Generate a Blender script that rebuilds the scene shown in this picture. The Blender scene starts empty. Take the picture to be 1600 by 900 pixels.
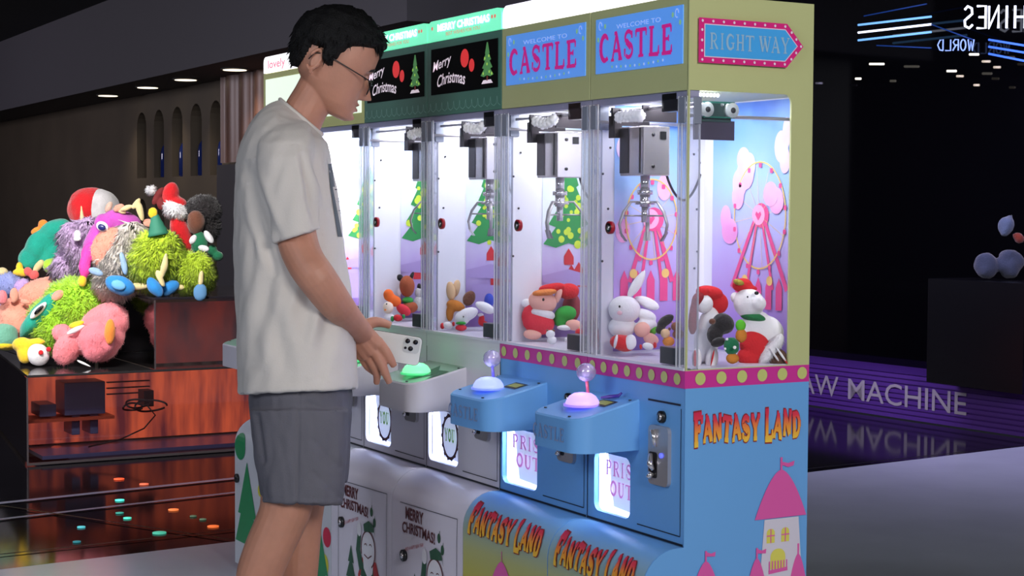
import bpy, bmesh, math, random
import numpy as np
from mathutils import Vector, Matrix, noise
from mathutils.geometry import tessellate_polygon
random.seed(7)
C = bpy.context.scene.collection
D2 = bpy.data
# ------------------------------------------------------------------ camera
CAM = Vector((2.800, -2.006, 1.22))
FPX = 2563.0
YAW, PITCH, ROLL = math.radians(60.45), math.radians(2.78), math.radians(0.30)
FWD = Vector((-math.sin(YAW)*math.cos(PITCH), math.cos(YAW)*math.cos(PITCH), -math.sin(PITCH)))
_R = Vector((math.cos(YAW), math.sin(YAW), 0)); _U = _R.cross(FWD)
RGT = _R*math.cos(ROLL) + _U*math.sin(ROLL); UPV = _U*math.cos(ROLL) - _R*math.sin(ROLL)
cd = D2.cameras.new('camera'); cd.sensor_width = 36; cd.lens = FPX/1600*36; cd.clip_start = .05; cd.clip_end = 100
co = D2.objects.new('camera', cd); C.objects.link(co)
M = Matrix((RGT, UPV, -FWD)).transposed().to_4x4(); M.translation = CAM; co.matrix_world = M
sc = bpy.context.scene; sc.camera = co
sc.view_settings.view_transform = 'Standard'; sc.view_settings.look = 'None'
sc.view_settings.gamma = 1; sc.view_settings.exposure = 0.0; sc.view_settings.use_curve_mapping = False
w = D2.worlds.new('world'); sc.world = w; w.use_nodes = True
w.node_tree.nodes['Background'].inputs[0].default_value = (.55, .6, .8, 1)
w.node_tree.nodes['Background'].inputs[1].default_value = 0.05
def area(name, loc, target, size, power, col=(1, 1, 1), sy=None, spread=None):
    l = D2.lights.new(name, 'AREA'); l.energy = power; l.color = col; l.size = size
    if sy: l.shape = 'RECTANGLE'; l.size_y = sy
    if spread: l.spread = math.radians(spread)
    o = D2.objects.new(name, l); C.objects.link(o); o.location = loc
    d = (Vector(target)-Vector(loc)).normalized()
    o.rotation_euler = d.to_track_quat('-Z', 'Y').to_euler()
    return o
area('hall_lamp', (4.6, -0.9, 3.1), (-0.8, -0.1, 0.9), 1.8, 245, (1, .97, .95))
area('hall_lamp', (1.2, -4.6, 3.1), (-1.6, -0.2, 0.9), 1.8, 118, (.80, .87, 1))
area('stage_lamp', (-2.6, -1.2, 3.15), (-5.5, 0.3, .7), .9, 52, (1, .96, .92), spread=70)
area('left_wall_fill', (-5.0, -3.5, 3.0), (-10.0, 2.8, 2.4), 2.0, 200, (.92, .9, 1))  # unseen fill added to lift the left walls and soffit
area('left_wall_fill', (-17.0, -4.0, 3.0), (-17.5, 3.2, 1.2), 2.0, 150, (.95, .88, 1))  # second unseen fill, added to brighten the far left wall
# ------------------------------------------------------------------ projection of a traced point onto a real plane
def ray(u, v):
    return (FWD*FPX + RGT*(u-800) + UPV*(450-v)).normalized()
def atY(u, v, y=0.0):
    d = ray(u, v); return CAM + d*((y-CAM.y)/d.y)
def atX(u, v, x=0.0):
    d = ray(u, v); return CAM + d*((x-CAM.x)/d.x)
def atZ(u, v, z=0.0):
    d = ray(u, v); return CAM + d*((z-CAM.z)/d.z)
# ------------------------------------------------------------------ materials
def lin(c):
    return tuple(((x/255)/12.92 if x/255 <= .04045 else ((x/255+.055)/1.055)**2.4) for x in c)
MATS = {}
def mat(name, rgb, rough=.5, metal=0, emit=0, ecol=None, var=0, vscale=30, bump=0, bscale=200, spec=None, coat=0, trans=0, sheen=0, sss=0):
    if name in MATS: return MATS[name]
    m = D2.materials.new(name); m.use_nodes = True; nt = m.node_tree; b = nt.nodes['Principled BSDF']
    c = lin(rgb)+(1,)
    b.inputs['Base Color'].default_value = c; b.inputs['Roughness'].default_value = rough; b.inputs['Metallic'].default_value = metal
    if spec is not None: b.inputs['Specular IOR Level'].default_value = spec
    if coat: b.inputs['Coat Weight'].default_value = coat; b.inputs['Coat Roughness'].default_value = .08
    if sheen: b.inputs['Sheen Weight'].default_value = sheen
    if sss:
        b.inputs['Subsurface Weight'].default_value = sss; b.inputs['Subsurface Radius'].default_value = (.012, .005, .003)
        b.inputs['Subsurface Scale'].default_value = 1
    if trans: b.inputs['Transmission Weight'].default_value = trans
    if emit:
        b.inputs['Emission Color'].default_value = (lin(ecol) if ecol else lin(rgb))+(1,); b.inputs['Emission Strength'].default_value = emit
    if var or bump:
        tc = nt.nodes.new('ShaderNodeTexCoord')
    if var:
        n = nt.nodes.new('ShaderNodeTexNoise'); n.inputs['Scale'].default_value = vscale; n.inputs['Detail'].default_value = 4
        nt.links.new(tc.outputs['Object'], n.inputs['Vector'])
        r = nt.nodes.new('ShaderNodeValToRGB'); r.color_ramp.elements[0].position = .3; r.color_ramp.elements[1].position = .7
        r.color_ramp.elements[0].color = tuple(x*(1-var) for x in c[:3])+(1,); r.color_ramp.elements[1].color = tuple(min(1, x*(1+var)) for x in c[:3])+(1,)
        nt.links.new(n.outputs['Fac'], r.inputs[0]); nt.links.new(r.outputs[0], b.inputs['Base Color'])
    if bump:
        n = nt.nodes.new('ShaderNodeTexNoise'); n.inputs['Scale'].default_value = bscale; n.inputs['Detail'].default_value = 5
        nt.links.new(tc.outputs['Object'], n.inputs['Vector'])
        bp = nt.nodes.new('ShaderNodeBump'); bp.inputs['Strength'].default_value = bump; bp.inputs['Distance'].default_value = .01
        nt.links.new(n.outputs['Fac'], bp.inputs['Height']); nt.links.new(bp.outputs[0], b.inputs['Normal'])
    MATS[name] = m; return m
def clearmat(name, rgb=(235, 238, 250), body=.12, gloss=.08, rough=.05):
    if name in MATS: return MATS[name]
    m = D2.materials.new(name); m.use_nodes = True; nt = m.node_tree
    for n in list(nt.nodes): nt.nodes.remove(n)
    o = nt.nodes.new('ShaderNodeOutputMaterial'); t = nt.nodes.new('ShaderNodeBsdfTransparent')
    t.inputs[0].default_value = lin((250, 251, 255))+(1,)
    d = nt.nodes.new('ShaderNodeBsdfDiffuse'); d.inputs[0].default_value = lin(rgb)+(1,)
    g = nt.nodes.new('ShaderNodeBsdfGlossy'); g.inputs['Roughness'].default_value = rough
    fr = nt.nodes.new('ShaderNodeLayerWeight'); fr.inputs[0].default_value = .25
    m1 = nt.nodes.new('ShaderNodeMixShader'); m1.inputs[0].default_value = body
    nt.links.new(t.outputs[0], m1.inputs[1]); nt.links.new(d.outputs[0], m1.inputs[2])
    mm = nt.nodes.new('ShaderNodeMath'); mm.operation = 'MULTIPLY_ADD'; mm.inputs[1].default_value = .5; mm.inputs[2].default_value = gloss
    nt.links.new(fr.outputs['Fresnel'], mm.inputs[0])
    m2 = nt.nodes.new('ShaderNodeMixShader'); nt.links.new(mm.outputs[0], m2.inputs[0])
    nt.links.new(m1.outputs[0], m2.inputs[1]); nt.links.new(g.outputs[0], m2.inputs[2]); nt.links.new(m2.outputs[0], o.inputs[0])
    MATS[name] = m; return m
def gradmat(name, stops, axis='Z', lo=0, hi=1, rough=.5, emit=0, noise_amt=0, nscale=6, coord='Object'):
    """colour printed on the thing itself, running along one object axis"""
    if name in MATS: return MATS[name]
    m = D2.materials.new(name); m.use_nodes = True; nt = m.node_tree; b = nt.nodes['Principled BSDF']; b.inputs['Roughness'].default_value = rough
    tc = nt.nodes.new('ShaderNodeTexCoord'); sp = nt.nodes.new('ShaderNodeSeparateXYZ'); nt.links.new(tc.outputs[coord], sp.inputs[0])
    mr = nt.nodes.new('ShaderNodeMapRange'); mr.inputs[1].default_value = lo; mr.inputs[2].default_value = hi
    nt.links.new(sp.outputs[axis], mr.inputs[0])
    src = mr.outputs[0]
    if noise_amt:
        n = nt.nodes.new('ShaderNodeTexNoise'); n.inputs['Scale'].default_value = nscale; nt.links.new(tc.outputs[coord], n.inputs['Vector'])
        ma = nt.nodes.new('ShaderNodeMath'); ma.operation = 'MULTIPLY_ADD'; ma.inputs[1].default_value = noise_amt; nt.links.new(n.outputs['Fac'], ma.inputs[0])
        s2 = nt.nodes.new('ShaderNodeMath'); s2.operation = 'SUBTRACT'; s2.inputs[1].default_value = noise_amt*.5
        nt.links.new(mr.outputs[0], s2.inputs[0]); nt.links.new(s2.outputs[0], ma.inputs[2]); src = ma.outputs[0]
    r = nt.nodes.new('ShaderNodeValToRGB'); el = r.color_ramp.elements
    while len(el) < len(stops): el.new(.5)
    for e, (p, c) in zip(el, stops): e.position = p; e.color = lin(c)+(1,)
    nt.links.new(src, r.inputs[0]); nt.links.new(r.outputs[0], b.inputs['Base Color'])
    if emit: nt.links.new(r.outputs[0], b.inputs['Emission Color']); b.inputs['Emission Strength'].default_value = emit
    MATS[name] = m; return m
# ------------------------------------------------------------------ mesh helpers
_lay = [0]
def lifted(mp, p):
    """the same printed surface raised by a hair, each stroke in its own ink layer"""
    _lay[0] = (_lay[0]+1) % 16; k = _lay[0]*.00004
    a = Vector(mp(p[0], p[1])); n = (Vector(mp(p[0]+.001, p[1]))-a).cross(Vector(mp(p[0], p[1]+.001))-a)
    if n.length < 1e-12: return mp
    n = n.normalized()*k
    return lambda x, y, *r: Vector(mp(x, y, *r))+n
class MB:
    def __init__(s): s.v = []; s.f = []; s.sm = []; s.mi = []; s.cur = 0
    def add(s, vs, fs, smooth=False):
        o = len(s.v); s.v += [tuple(x) for x in vs]
        for f in fs: s.f.append(tuple(i+o for i in f)); s.sm.append(smooth); s.mi.append(s.cur)
        return s
    def box(s, x0, x1, y0, y1, z0, z1):
        v = [(x0, y0, z0), (x1, y0, z0), (x1, y1, z0), (x0, y1, z0), (x0, y0, z1), (x1, y0, z1), (x1, y1, z1), (x0, y1, z1)]
        return s.add(v, [(0, 3, 2, 1), (4, 5, 6, 7), (0, 1, 5, 4), (1, 2, 6, 5), (2, 3, 7, 6), (3, 0, 4, 7)])
    def poly(s, loops, mp, thick=0, nrm=None):
        """flat shape from 2-D loops (first outer, rest holes), optional thickness along nrm"""
        if not thick: mp = lifted(mp, loops[0][0])
        tri = tessellate_polygon([[Vector((p[0], p[1], 0)) for p in l] for l in loops])
        pts = [p for l in loops for p in l]
        top = [Vector(mp(p[0], p[1])) for p in pts]
        if not thick: return s.add(top, [tuple(t) for t in tri])
        n = Vector(nrm); bot = [p-n*thick for p in top]; k = len(top)
        fs = [tuple(t) for t in tri]+[tuple(i+k for i in reversed(t)) for t in tri]
        o = 0
        for l in loops:
            m = len(l)
            for i in range(m): a, b = o+i, o+(i+1) % m; fs.append((a, b, b+k, a+k))
            o += m
        return s.add(top+bot, fs)
    def loft(s, rings, cap=True, smooth=True, closed=True):
        n = len(rings[0]); fs = []
        for i in range(len(rings)-1):
            for j in range(n if closed else n-1):
                a = i*n+j; b = i*n+(j+1) % n; fs.append((a, b, b+n, a+n))
        if cap: fs.append(tuple(range(n-1, -1, -1))); fs.append(tuple((len(rings)-1)*n+j for j in range(n)))
        return s.add([p for r in rings for p in r], fs, smooth)
    def tube(s, pts, r, n=10, smooth=True, squash=None):
        pts = [Vector(p) for p in pts]
        if not hasattr(r, '__len__'): r = [r]*len(pts)
        rings = []; up = None
        for i, p in enumerate(pts):
            d = (pts[min(i+1, len(pts)-1)]-pts[max(i-1, 0)]).normalized()
            if up is None: up = Vector((0, 0, 1)) if abs(d.z) < .9 else Vector((1, 0, 0))
            a = d.cross(up).normalized(); b = a.cross(d).normalized(); up = b
            rings.append([p+a*math.cos(2*math.pi*k/n)*r[i]+b*math.sin(2*math.pi*k/n)*r[i]*(squash or 1) for k in range(n)])
        return s.loft(rings, True, smooth)
    def cyl(s, p0, p1, r, n=24, smooth=True): return s.tube([p0, p1], r, n, smooth)
    def ell(s, c, r, rot=None, n=20, m=14, fn=None):
        c = Vector(c); Rm = rot.to_matrix() if rot else Matrix.Identity(3)
        vs = []; fs = []
        for i in range(m+1):
            th = math.pi*i/m
            for j in range(n):
                ph = 2*math.pi*j/n
                q = Vector((math.sin(th)*math.cos(ph), math.sin(th)*math.sin(ph), math.cos(th)))
                k = fn(q) if fn else 1
                vs.append(c+Rm@Vector((q.x*r[0]*k, q.y*r[1]*k, q.z*r[2]*k)))
        for i in range(m):
            for j in range(n): a = i*n+j; b = i*n+(j+1) % n; fs.append((a, a+n, b+n, b))
        return s.add(vs, fs, True)
    def build(s, name, mats, parent=None, bevel=0, loc=None, weld=False, sub=0):
        me = D2.meshes.new(name); me.from_pydata(s.v, [], s.f)
        if not isinstance(mats, (list, tuple)): mats = [mats]
        for m in mats: me.materials.append(m)
        me.polygons.foreach_set('use_smooth', s.sm); me.polygons.foreach_set('material_index', s.mi); me.update()
        if weld:
            bm = bmesh.new(); bm.from_mesh(me); bmesh.ops.remove_doubles(bm, verts=bm.verts, dist=1e-5); bmesh.ops.recalc_face_normals(bm, faces=bm.faces); bm.to_mesh(me); bm.free()
        o = D2.objects.new(name, me); C.objects.link(o)
        if parent: o.parent = parent; 
        if parent and parent.get('_org') is not None: pass
        if loc: o.location = loc
        if bevel:
            b = o.modifiers.new('b', 'BEVEL'); b.width = bevel; b.segments = 2; b.limit_method = 'ANGLE'; b.angle_limit = .6
        if sub:
            b = o.modifiers.new('s', 'SUBSURF'); b.levels = sub; b.render_levels = sub
        return o
def thing(name, label, cat, loc=(0, 0, 0), group=None, rotz=0):
    o = D2.objects.new(name, None); C.objects.link(o); o.location = loc; o.rotation_euler = (0, 0, rotz); o.empty_display_size = .05
    o['label'] = label; o['category'] = cat
    if group: o['group'] = group
    return o
def tag(o, label, cat, group=None, kind=None):
    o['label'] = label; o['category'] = cat
    if group: o['group'] = group
    if kind: o['kind'] = kind
    return o
def struct(o, label=None): 
    o['kind'] = 'structure'
    if label: o['label'] = label
    return o
def settle(o):
    """move a thing's origin to the middle of its foot, its mesh data staying where it is"""
    ks = [o]+[c for c in D2.objects if c.parent is o]+[g for c in D2.objects if c.parent is o for g in D2.objects if g.parent is c]
    return o
def rrect(x0, x1, y0, y1, r, n=6, corners=(1, 1, 1, 1)):
    pts = []
    for (cx, cy, a0, on) in ((x1-r, y0+r, -90, corners[0]), (x1-r, y1-r, 0, corners[1]), (x0+r, y1-r, 90, corners[2]), (x0+r, y0+r, 180, corners[3])):
        if on: pts += [(cx+r*math.cos(math.radians(a0+90*i/n)), cy+r*math.sin(math.radians(a0+90*i/n))) for i in range(n+1)]
        else: a = math.radians(a0+45); pts.append((cx+math.copysign(r, math.cos(a)), cy+math.copysign(r, math.sin(a))))
    return pts
def circ(x, y, r, n=20, ry=None):
    return [(x+r*math.cos(2*math.pi*i/n), y+(ry or r)*math.sin(2*math.pi*i/n)) for i in range(n)]
_txt = {}
def text2d(s, bold=.0, res=3):
    """outline text as flat mesh data: (verts2d, faces, width), cap height 1"""
    k = (s, bold)
    if k in _txt: return _txt[k]
    cu = D2.curves.new('t', 'FONT'); cu.body = s; cu.resolution_u = res; cu.offset = bold; cu.fill_mode = 'FRONT'
    o = D2.objects.new('t', cu); C.objects.link(o)
    me = D2.meshes.new_from_object(o.evaluated_get(bpy.context.evaluated_depsgraph_get()))
    v = [(p.co.x/.69, p.co.y/.69) for p in me.vertices]; f = [tuple(p.vertices) for p in me.polygons]
    D2.objects.remove(o); D2.curves.remove(cu); D2.meshes.remove(me)
    x0 = min(p[0] for p in v); W = max(p[0] for p in v)-x0
    _txt[k] = ([(p[0]-x0, p[1]) for p in v], f, W); return _txt[k]
def put_text(mb, s, x0, x1, y0, h, mp, bold=0, arc=0, slant=0, flip=False):
    v, f, W = text2d(s, bold); k = (x1-x0)/W
    out = []
    for (a, b) in v:
        t = a/W
        if flip: t = 1-t
        yy = y0+b*h+arc*4*t*(1-t)+slant*t
        out.append(mp(x0+(x1-x0)*t, yy))
    mb.add(out, f)
# a circus / western letter set drawn as strokes: (points, start width, end width)
def arcp(cx, cy, rx, ry, a0, a1, n=12):
    return [(cx+rx*math.cos(math.radians(a0+(a1-a0)*i/n)), cy+ry*math.sin(math.radians(a0+(a1-a0)*i/n))) for i in range(n+1)]
T, H_, S_ = .22, .09, .07
GL = {
 'C': [(arcp(.52, .5, .38, .44, 55, 180), .12, .26), (arcp(.52, .5, .38, .44, 180, 310), .26, .1), ([(.74, .78), (.76, .9)], .2, .1), ([(.5, .02), (.82, .1)], .06, .06)],
 'A': [([(.1, .02), (.28, .45), (.5, .98)], .09, .12), ([(.46, .98), (.66, .5), (.84, .02)], .14, .24), ([(.2, .34), (.72, .34)], .09, .09), ([(-.02, .03), (.26, .03)], S_, S_), ([(.66, .03), (1.0, .03)], S_, S_), ([(.3, .96), (.52, .98)], .1, .1)],
 'S': [(arcp(.48, .73, .3, .22, 30, 200, 10)+arcp(.5, .28, .33, .24, 80, -140, 12)[0:], .12, .12), ([(.28, .62), (.46, .52), (.7, .38)], .22, .22), ([(.78, .7), (.8, .96)], .1, .05), ([(.14, .08), (.16, .36)], .05, .12)],
 'T': [([(.5, .03), (.5, .95)], .22, .22), ([(.04, .93), (.96, .93)], .1, .1), ([(.06, .7), (.05, .95)], .03, .12), ([(.94, .7), (.95, .95)], .03, .12), ([(.28, .03), (.72, .03)], S_, S_)],
 'L': [([(.28, .03), (.28, .95)], .22, .2), ([(.08, .04), (.9, .04)], .09, .12), ([(.9, .04), (.93, .34)], .14, .04), ([(.08, .97), (.5, .97)], S_, S_)],
 'E': [([(.28, .03), (.28, .97)], .22, .22), ([(.08, .04), (.88, .04)], .09, .12), ([(.88, .04), (.9, .3)], .12, .04), ([(.08, .96), (.85, .96)], .09, .1), ([(.85, .96), (.87, .72)], .12, .04), ([(.3, .52), (.66, .52)], .08, .08), ([(.66, .42), (.66, .64)], .06, .06)],
 'R': [([(.25, .03), (.25, .97)], .22, .22), ([(.08, .96), (.5, .96)], .09, .1), (arcp(.5, .73, .27, .23, 90, -90), .1, .1), ([(.3, .5), (.55, .5)], .08, .08), ([(.5, .5), (.7, .25), (.88, .05)], .14, .2), ([(.05, .03), (.45, .03)], S_, S_), ([(.8, .03), (1, .05)], S_, S_)],
 'I': [([(.5, .03), (.5, .97)], .24, .24), ([(.24, .03), (.76, .03)], S_, S_), ([(.24, .97), (.76, .97)], S_, S_)],
 'G': [(arcp(.5, .5, .37, .44, 50, 180), .1, .26), (arcp(.5, .5, .37, .44, 180, 330), .26, .1), ([(.8, .1), (.8, .42)], .16, .16), ([(.55, .44), (.98, .44)], S_, S_), ([(.78, .72), (.8, .92)], .12, .06)],
 'H': [([(.22, .03), (.22, .97)], .2, .2), ([(.78, .03), (.78, .97)], .2, .2), ([(.2, .5), (.8, .5)], .09, .09), ([(.04, .03), (.4, .03)], S_, S_), ([(.6, .03), (.96, .03)], S_, S_), ([(.04, .97), (.4, .97)], S_, S_), ([(.6, .97), (.96, .97)], S_, S_)],
 'W': [([(.08, .97), (.3, .03)], .2, .14), ([(.3, .03), (.5, .8)], .08, .08), ([(.46, .9), (.7, .03)], .2, .14), ([(.7, .03), (.93, .97)], .08, .08), ([(-.04, .97), (.24, .97)], S_, S_), ([(.34, .97), (.62, .97)], S_, S_), ([(.8, .97), (1.04, .97)], S_, S_)],
 'Y': [([(.12, .97), (.5, .45)], .2, .18), ([(.88, .97), (.5, .45)], .09, .1), ([(.5, .48), (.5, .03)], .2, .2), ([(-.02, .97), (.34, .97)], S_, S_), ([(.7, .97), (1.02, .97)], S_, S_), ([(.3, .03), (.7, .03)], S_, S_)],
 'F': [([(.3, .02), (.3, .97)], .24, .24), ([(.02, .96), (.9, .96)], .12, .13), ([(.9, .96), (.93, .68)], .14, .05), ([(.3, .52), (.68, .52)], .1, .1), ([(.68, .4), (.68, .66)], .08, .08), ([(.08, .03), (.52, .03)], S_, S_)],
 'N': [([(.2, .03), (.2, .95)], .12, .12), ([(.16, .97), (.8, .03)], .22, .22), ([(.82, .03), (.82, .97)], .12, .12), ([(.04, .03), (.36, .03)], S_, S_), ([(.02, .97), (.3, .97)], S_, S_), ([(.66, .97), (.98, .97)], S_, S_)],
 'D': [([(.25, .03), (.25, .97)], .22, .22), ([(.06, .96), (.45, .96)], .09, .09), (arcp(.42, .5, .42, .46, 90, -90), .12, .12), ([(.84, .36), (.84, .64)], .2, .2), ([(.06, .04), (.45, .04)], .09, .09)],
 'P': [([(.28, .03), (.28, .97)], .22, .22), ([(.08, .96), (.5, .96)], .09, .1), (arcp(.5, .72, .3, .24, 90, -90), .14, .12), ([(.3, .48), (.55, .48)], .08, .08), ([(.06, .03), (.5, .03)], S_, S_)],
 'O': [(arcp(.5, .5, .36, .44, 0, 360, 24), .2, .2)],
 'U': [([(.22, .97), (.22, .35)], .22, .22), (arcp(.5, .36, .28, .32, 180, 360), .2, .1), ([(.78, .36), (.78, .97)], .1, .1), ([(.04, .97), (.42, .97)], S_, S_), ([(.62, .97), (.96, .97)], S_, S_)],
 'M': [([(.14, .03), (.18, .97)], .1, .1), ([(.16, .97), (.5, .15)], .2, .16), ([(.5, .15), (.84, .97)], .08, .1), ([(.82, .97), (.86, .03)], .2, .2), ([(0, .03), (.28, .03)], S_, S_), ([(.72, .03), (1, .03)], S_, S_)],
 '!': [([(.5, .97), (.5, .35)], .26, .12), ([(.5, .2), (.5, .06)], .2, .2)],
}
def ribbon(mb, pts, w0, w1, mp):
    if len(pts) == 2: a, b = pts; pts = [(a[0]+(b[0]-a[0])*i/5, a[1]+(b[1]-a[1])*i/5) for i in range(6)]
    n = len(pts); L = []; Rr = []
    for i, (x, y) in enumerate(pts):
        a = pts[max(i-1, 0)]; b = pts[min(i+1, n-1)]; dx, dy = b[0]-a[0], b[1]-a[1]; l = math.hypot(dx, dy) or 1
        w = (w0+(w1-w0)*i/(n-1))/2
        L.append((x-dy/l*w, y+dx/l*w)); Rr.append((x+dy/l*w, y-dx/l*w))
    mp = lifted(mp, pts[0])
    vs = [mp(*p) for p in L+Rr]
    mb.add(vs, [(i, n+i, n+i+1, i+1) for i in range(n-1)])
def put_glyphs(mb, s, x0, x1, y0, h, mp, grow=0, jit=0, gap=.12, seed=1, tall_first=False, arc=0):
    rnd = random.Random(seed); n = len(s); adv = []
    for ch in s: adv.append(.45 if ch == ' ' else (.62 if ch in 'I!' else (1.25 if ch in 'WM' else .95))+gap)
    tot = sum(adv)-gap; k = (x1-x0)/tot; x = 0
    for ch, a in zip(s, adv):
        if ch != ' ':
            cw = a-gap; ang = rnd.uniform(-jit, jit); dy = rnd.uniform(-jit, jit)*.5; hs = 1.25 if (tall_first and (x == 0 or prev == ' ')) else 1
            t = (x+cw/2)/tot
            def m2(px, py, x=x, cw=cw, ang=ang, dy=dy, hs=hs, t=t):
                px2 = (px-.5); py2 = (py-.5)*hs
                q = px2*math.cos(ang)-py2*math.sin(ang)+.5; r = px2*math.sin(ang)+py2*math.cos(ang)+.5
                return mp(x0+(x+q*cw)*k, y0+(r+dy)*h+arc*4*t*(1-t))
            for (pts, a0, a1) in GL[ch]: ribbon(mb, pts, a0+grow, a1+grow, m2)
        prev = ch; x += a
# ================================================================== THE HALL
white_floor = mat('pale_floor', (196, 206, 220), rough=.2, var=.05, vscale=3)
dark_floor = mat('black_gloss_floor', (15, 14, 18), rough=.09, var=.2, vscale=2, spec=.28)
dark_floor.node_tree.nodes['Principled BSDF'].inputs['IOR'].default_value = 1.28
ID3 = lambda a, b: (a, b, 0)
m = MB(); m.add([(-2.78, -6, 0), (7, -6, 0), (7, 8, 0), (-3.40, 8, 0), (-3.25, 4.49, 0), (-2.79, -.8, 0)], [(0, 1, 2, 3, 4, 5)])
struct(m.build('floor', white_floor))
m = MB(); m.box(-24, -2.6, -8, 12, -.06, -.004)
struct(m.build('floor', dark_floor))
m = MB()
for (a, b) in (((-6.0, -1.628), (-2.80, .095)), ((-2.80, -6), (-3.26, 4.49))):
    dx, dy = b[0]-a[0], b[1]-a[1]; l = math.hypot(dx, dy); nx, ny = -dy/l*.007, dx/l*.007
    m.add([(a[0]-nx, a[1]-ny, .0015), (b[0]-nx, b[1]-ny, .0015), (b[0]+nx, b[1]+ny, .0015), (a[0]+nx, a[1]+ny, .0015)], [(0, 1, 2, 3)])
struct(m.build('trim_1', mat('joint_black', (6, 6, 7), rough=.4)))
m = MB()
for (p, q, wd) in (((50, 781), (372, 747), .022), ((92, 801), (372, 769), .016)):
    a = atZ(*p); b = atZ(*q); d_ = (b-a).normalized(); n_ = Vector((-d_.y, d_.x, 0))*wd; a = a-d_*1.0
    m.box(0, 0, 0, 0, 0, 0) if 0 else m.add([a-n_+Vector((0, 0, .001)), b-n_+Vector((0, 0, .001)), b+n_+Vector((0, 0, .001)), a+n_+Vector((0, 0, .001))], [(0, 1, 2, 3)])
struct(m.build('trim_6', mat('floor_rail', (120, 122, 146), rough=.3, metal=.3)))
wallm = mat('dark_wall', (60, 56, 62), rough=.7, var=.15, vscale=1.5)
m = MB(); m.box(-24, 9, -8.3, 12.3, 3.25, 3.4); struct(m.build('ceiling', mat('ceiling_black', (34, 34, 38), rough=.8)))
m = MB(); m.box(-24.3, -24, -8.3, 12.3, 0, 3.3); struct(m.build('wall_left', wallm))
m = MB(); m.box(7.0, 7.2, -8.3, 12.3, 0, 3.3); struct(m.build('wall_front', wallm))
m = MB(); m.box(-24, 7, -8.4, -8.2, 0, 3.3); struct(m.build('wall_right', wallm))
# soffit with downlights, wall below it with arched niches
m = MB(); m.box(-24, -6.6, 2.55, 4.4, 2.40, 3.25)
struct(m.build('trim_2', mat('soffit_grey', (88, 86, 94), rough=.65)))
niche_mb = MB()
def nichewall():
    """wall behind the soffit, pierced by two rows of arched niches"""
    x0, x1, y = -24, -7.0, 3.2
    outer = [(x0, 0), (x1, 0), (x1, 2.42), (x0, 2.42)]
    holes = []
    for cx in NX:
        for (zb, zt) in ((1.52, 2.22), (.62, 1.3)):
            r = .17
            holes.append([(cx-r, zb), (cx+r, zb)]+[(cx+r*math.cos(math.radians(a)), zt-r+r*math.sin(math.radians(a))) for a in range(0, 181, 20)])
    return [outer]+holes
NX = [-12.05, -12.62, -13.2, -13.8, -14.4]
loops = nichewall()
m = MB(); m.poly(loops, lambda a, b: (a, 3.2, b), .16, (0, -1, 0)); struct(m.build('wall_back', mat('niche_wall', (92, 82, 70), rough=.6, var=.1, vscale=2)))
m = MB(); m.box(-24, -7.0, 3.37, 3.42, 0, 2.45); struct(m.build('wall_back', mat('niche_dark', (40, 40, 52), rough=.5)))
m = MB()
for cx in NX:
    for zt in (2.215, 1.295):
        m.box(cx-.05, cx+.05, 3.25, 3.33, zt-.012, zt)
# fluted brown panel right of the niches
m = MB(); rings = []
xs = np.linspace(-11.6, -9.2, 60)
top = [(x, 3.12-.05*abs(math.sin(x*9)), 2.40) for x in xs]; bot = [(x, y, 1.62) for x, y, z in top]
m.add(top+bot, [(i, i+1, 61+i, 60+i) for i in range(59)], True)
struct(m.build('trim_3', mat('fluted_brown', (128, 92, 80), rough=.35)))
m = MB(); m.box(-11.6, -10.95, 3.05, 3.18, 0, 1.6); struct(m.build('trim_4', mat('pier_grey', (70, 68, 76), rough=.5)))
# downlights
for k, (x, nm) in enumerate(((-14.5, 'farthest left of the four'), (-13.1, 'second from left of the four'), (-11.93, 'third from left of the four'), (-10.62, 'nearest and rightmost of the four'))):
    t = thing('downlight', f'round white downlight in the grey soffit, {nm}', 'downlight', (x, 2.87, 2.4), 'downlights in the soffit')
    m = MB(); m.tube([(0, 0, -.012), (0, 0, 0)], .12, 24); m.build('trim_ring', mat('ring_grey', (120, 118, 116), rough=.4), t)
    m = MB(); m.tube([(0, 0, -.016), (0, 0, -.008)], .10, 24); m.build('lens', mat('lamp_warm', (255, 238, 205), emit=2.2), t)
l = D2.lights.new('downlight_spot', 'SPOT'); l.energy = 26; l.spot_size = 1.9; l.spot_blend = .9; l.color = (1, .82, .6); l.shadow_soft_size = .1
for x in (-14.5, -13.1, -11.93, -10.62):
    o = D2.objects.new('downlight_spot', l); C.objects.link(o); o.location = (x, 2.87, 2.37)
# bottles on the niche shelves
glassblue = mat('bottle_blue', (34, 48, 110), rough=.08, coat=.5)
bm_ = MB(); prof = [(.055, 0), (.062, .01), (.062, .24), (.05, .30), (.02, .35), (.018, .42), (.022, .43)]
rings = [[(r*math.cos(2*math.pi*k/16), r*math.sin(2*math.pi*k/16), z) for k in range(16)] for r, z in prof]; bm_.loft(rings)
b0 = bm_.build('bottle', glassblue)
cap = MB().cyl((0, 0, .43), (0, 0, .46), .021, 12).build('cap', mat('cap_silver', (200, 200, 205), rough=.2, metal=1), b0)
k = 0
for j, cx in enumerate(NX[:4]):
    for row, zb in enumerate((1.52, .62)):
        o = b0 if k == 0 else b0.copy()
        if k: C.objects.link(o); c2 = cap.copy(); C.objects.link(c2); c2.parent = o
        o.location = (cx, 3.28, zb+.001); k += 1
        tag(o, 'dark blue bottle in the %s arched wall niche of the %s row' % (('rightmost', 'second from right', 'third from right', 'leftmost filled')[j], ('upper', 'lower')[row]), 'bottle', 'bottles in the arched niches')
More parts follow.
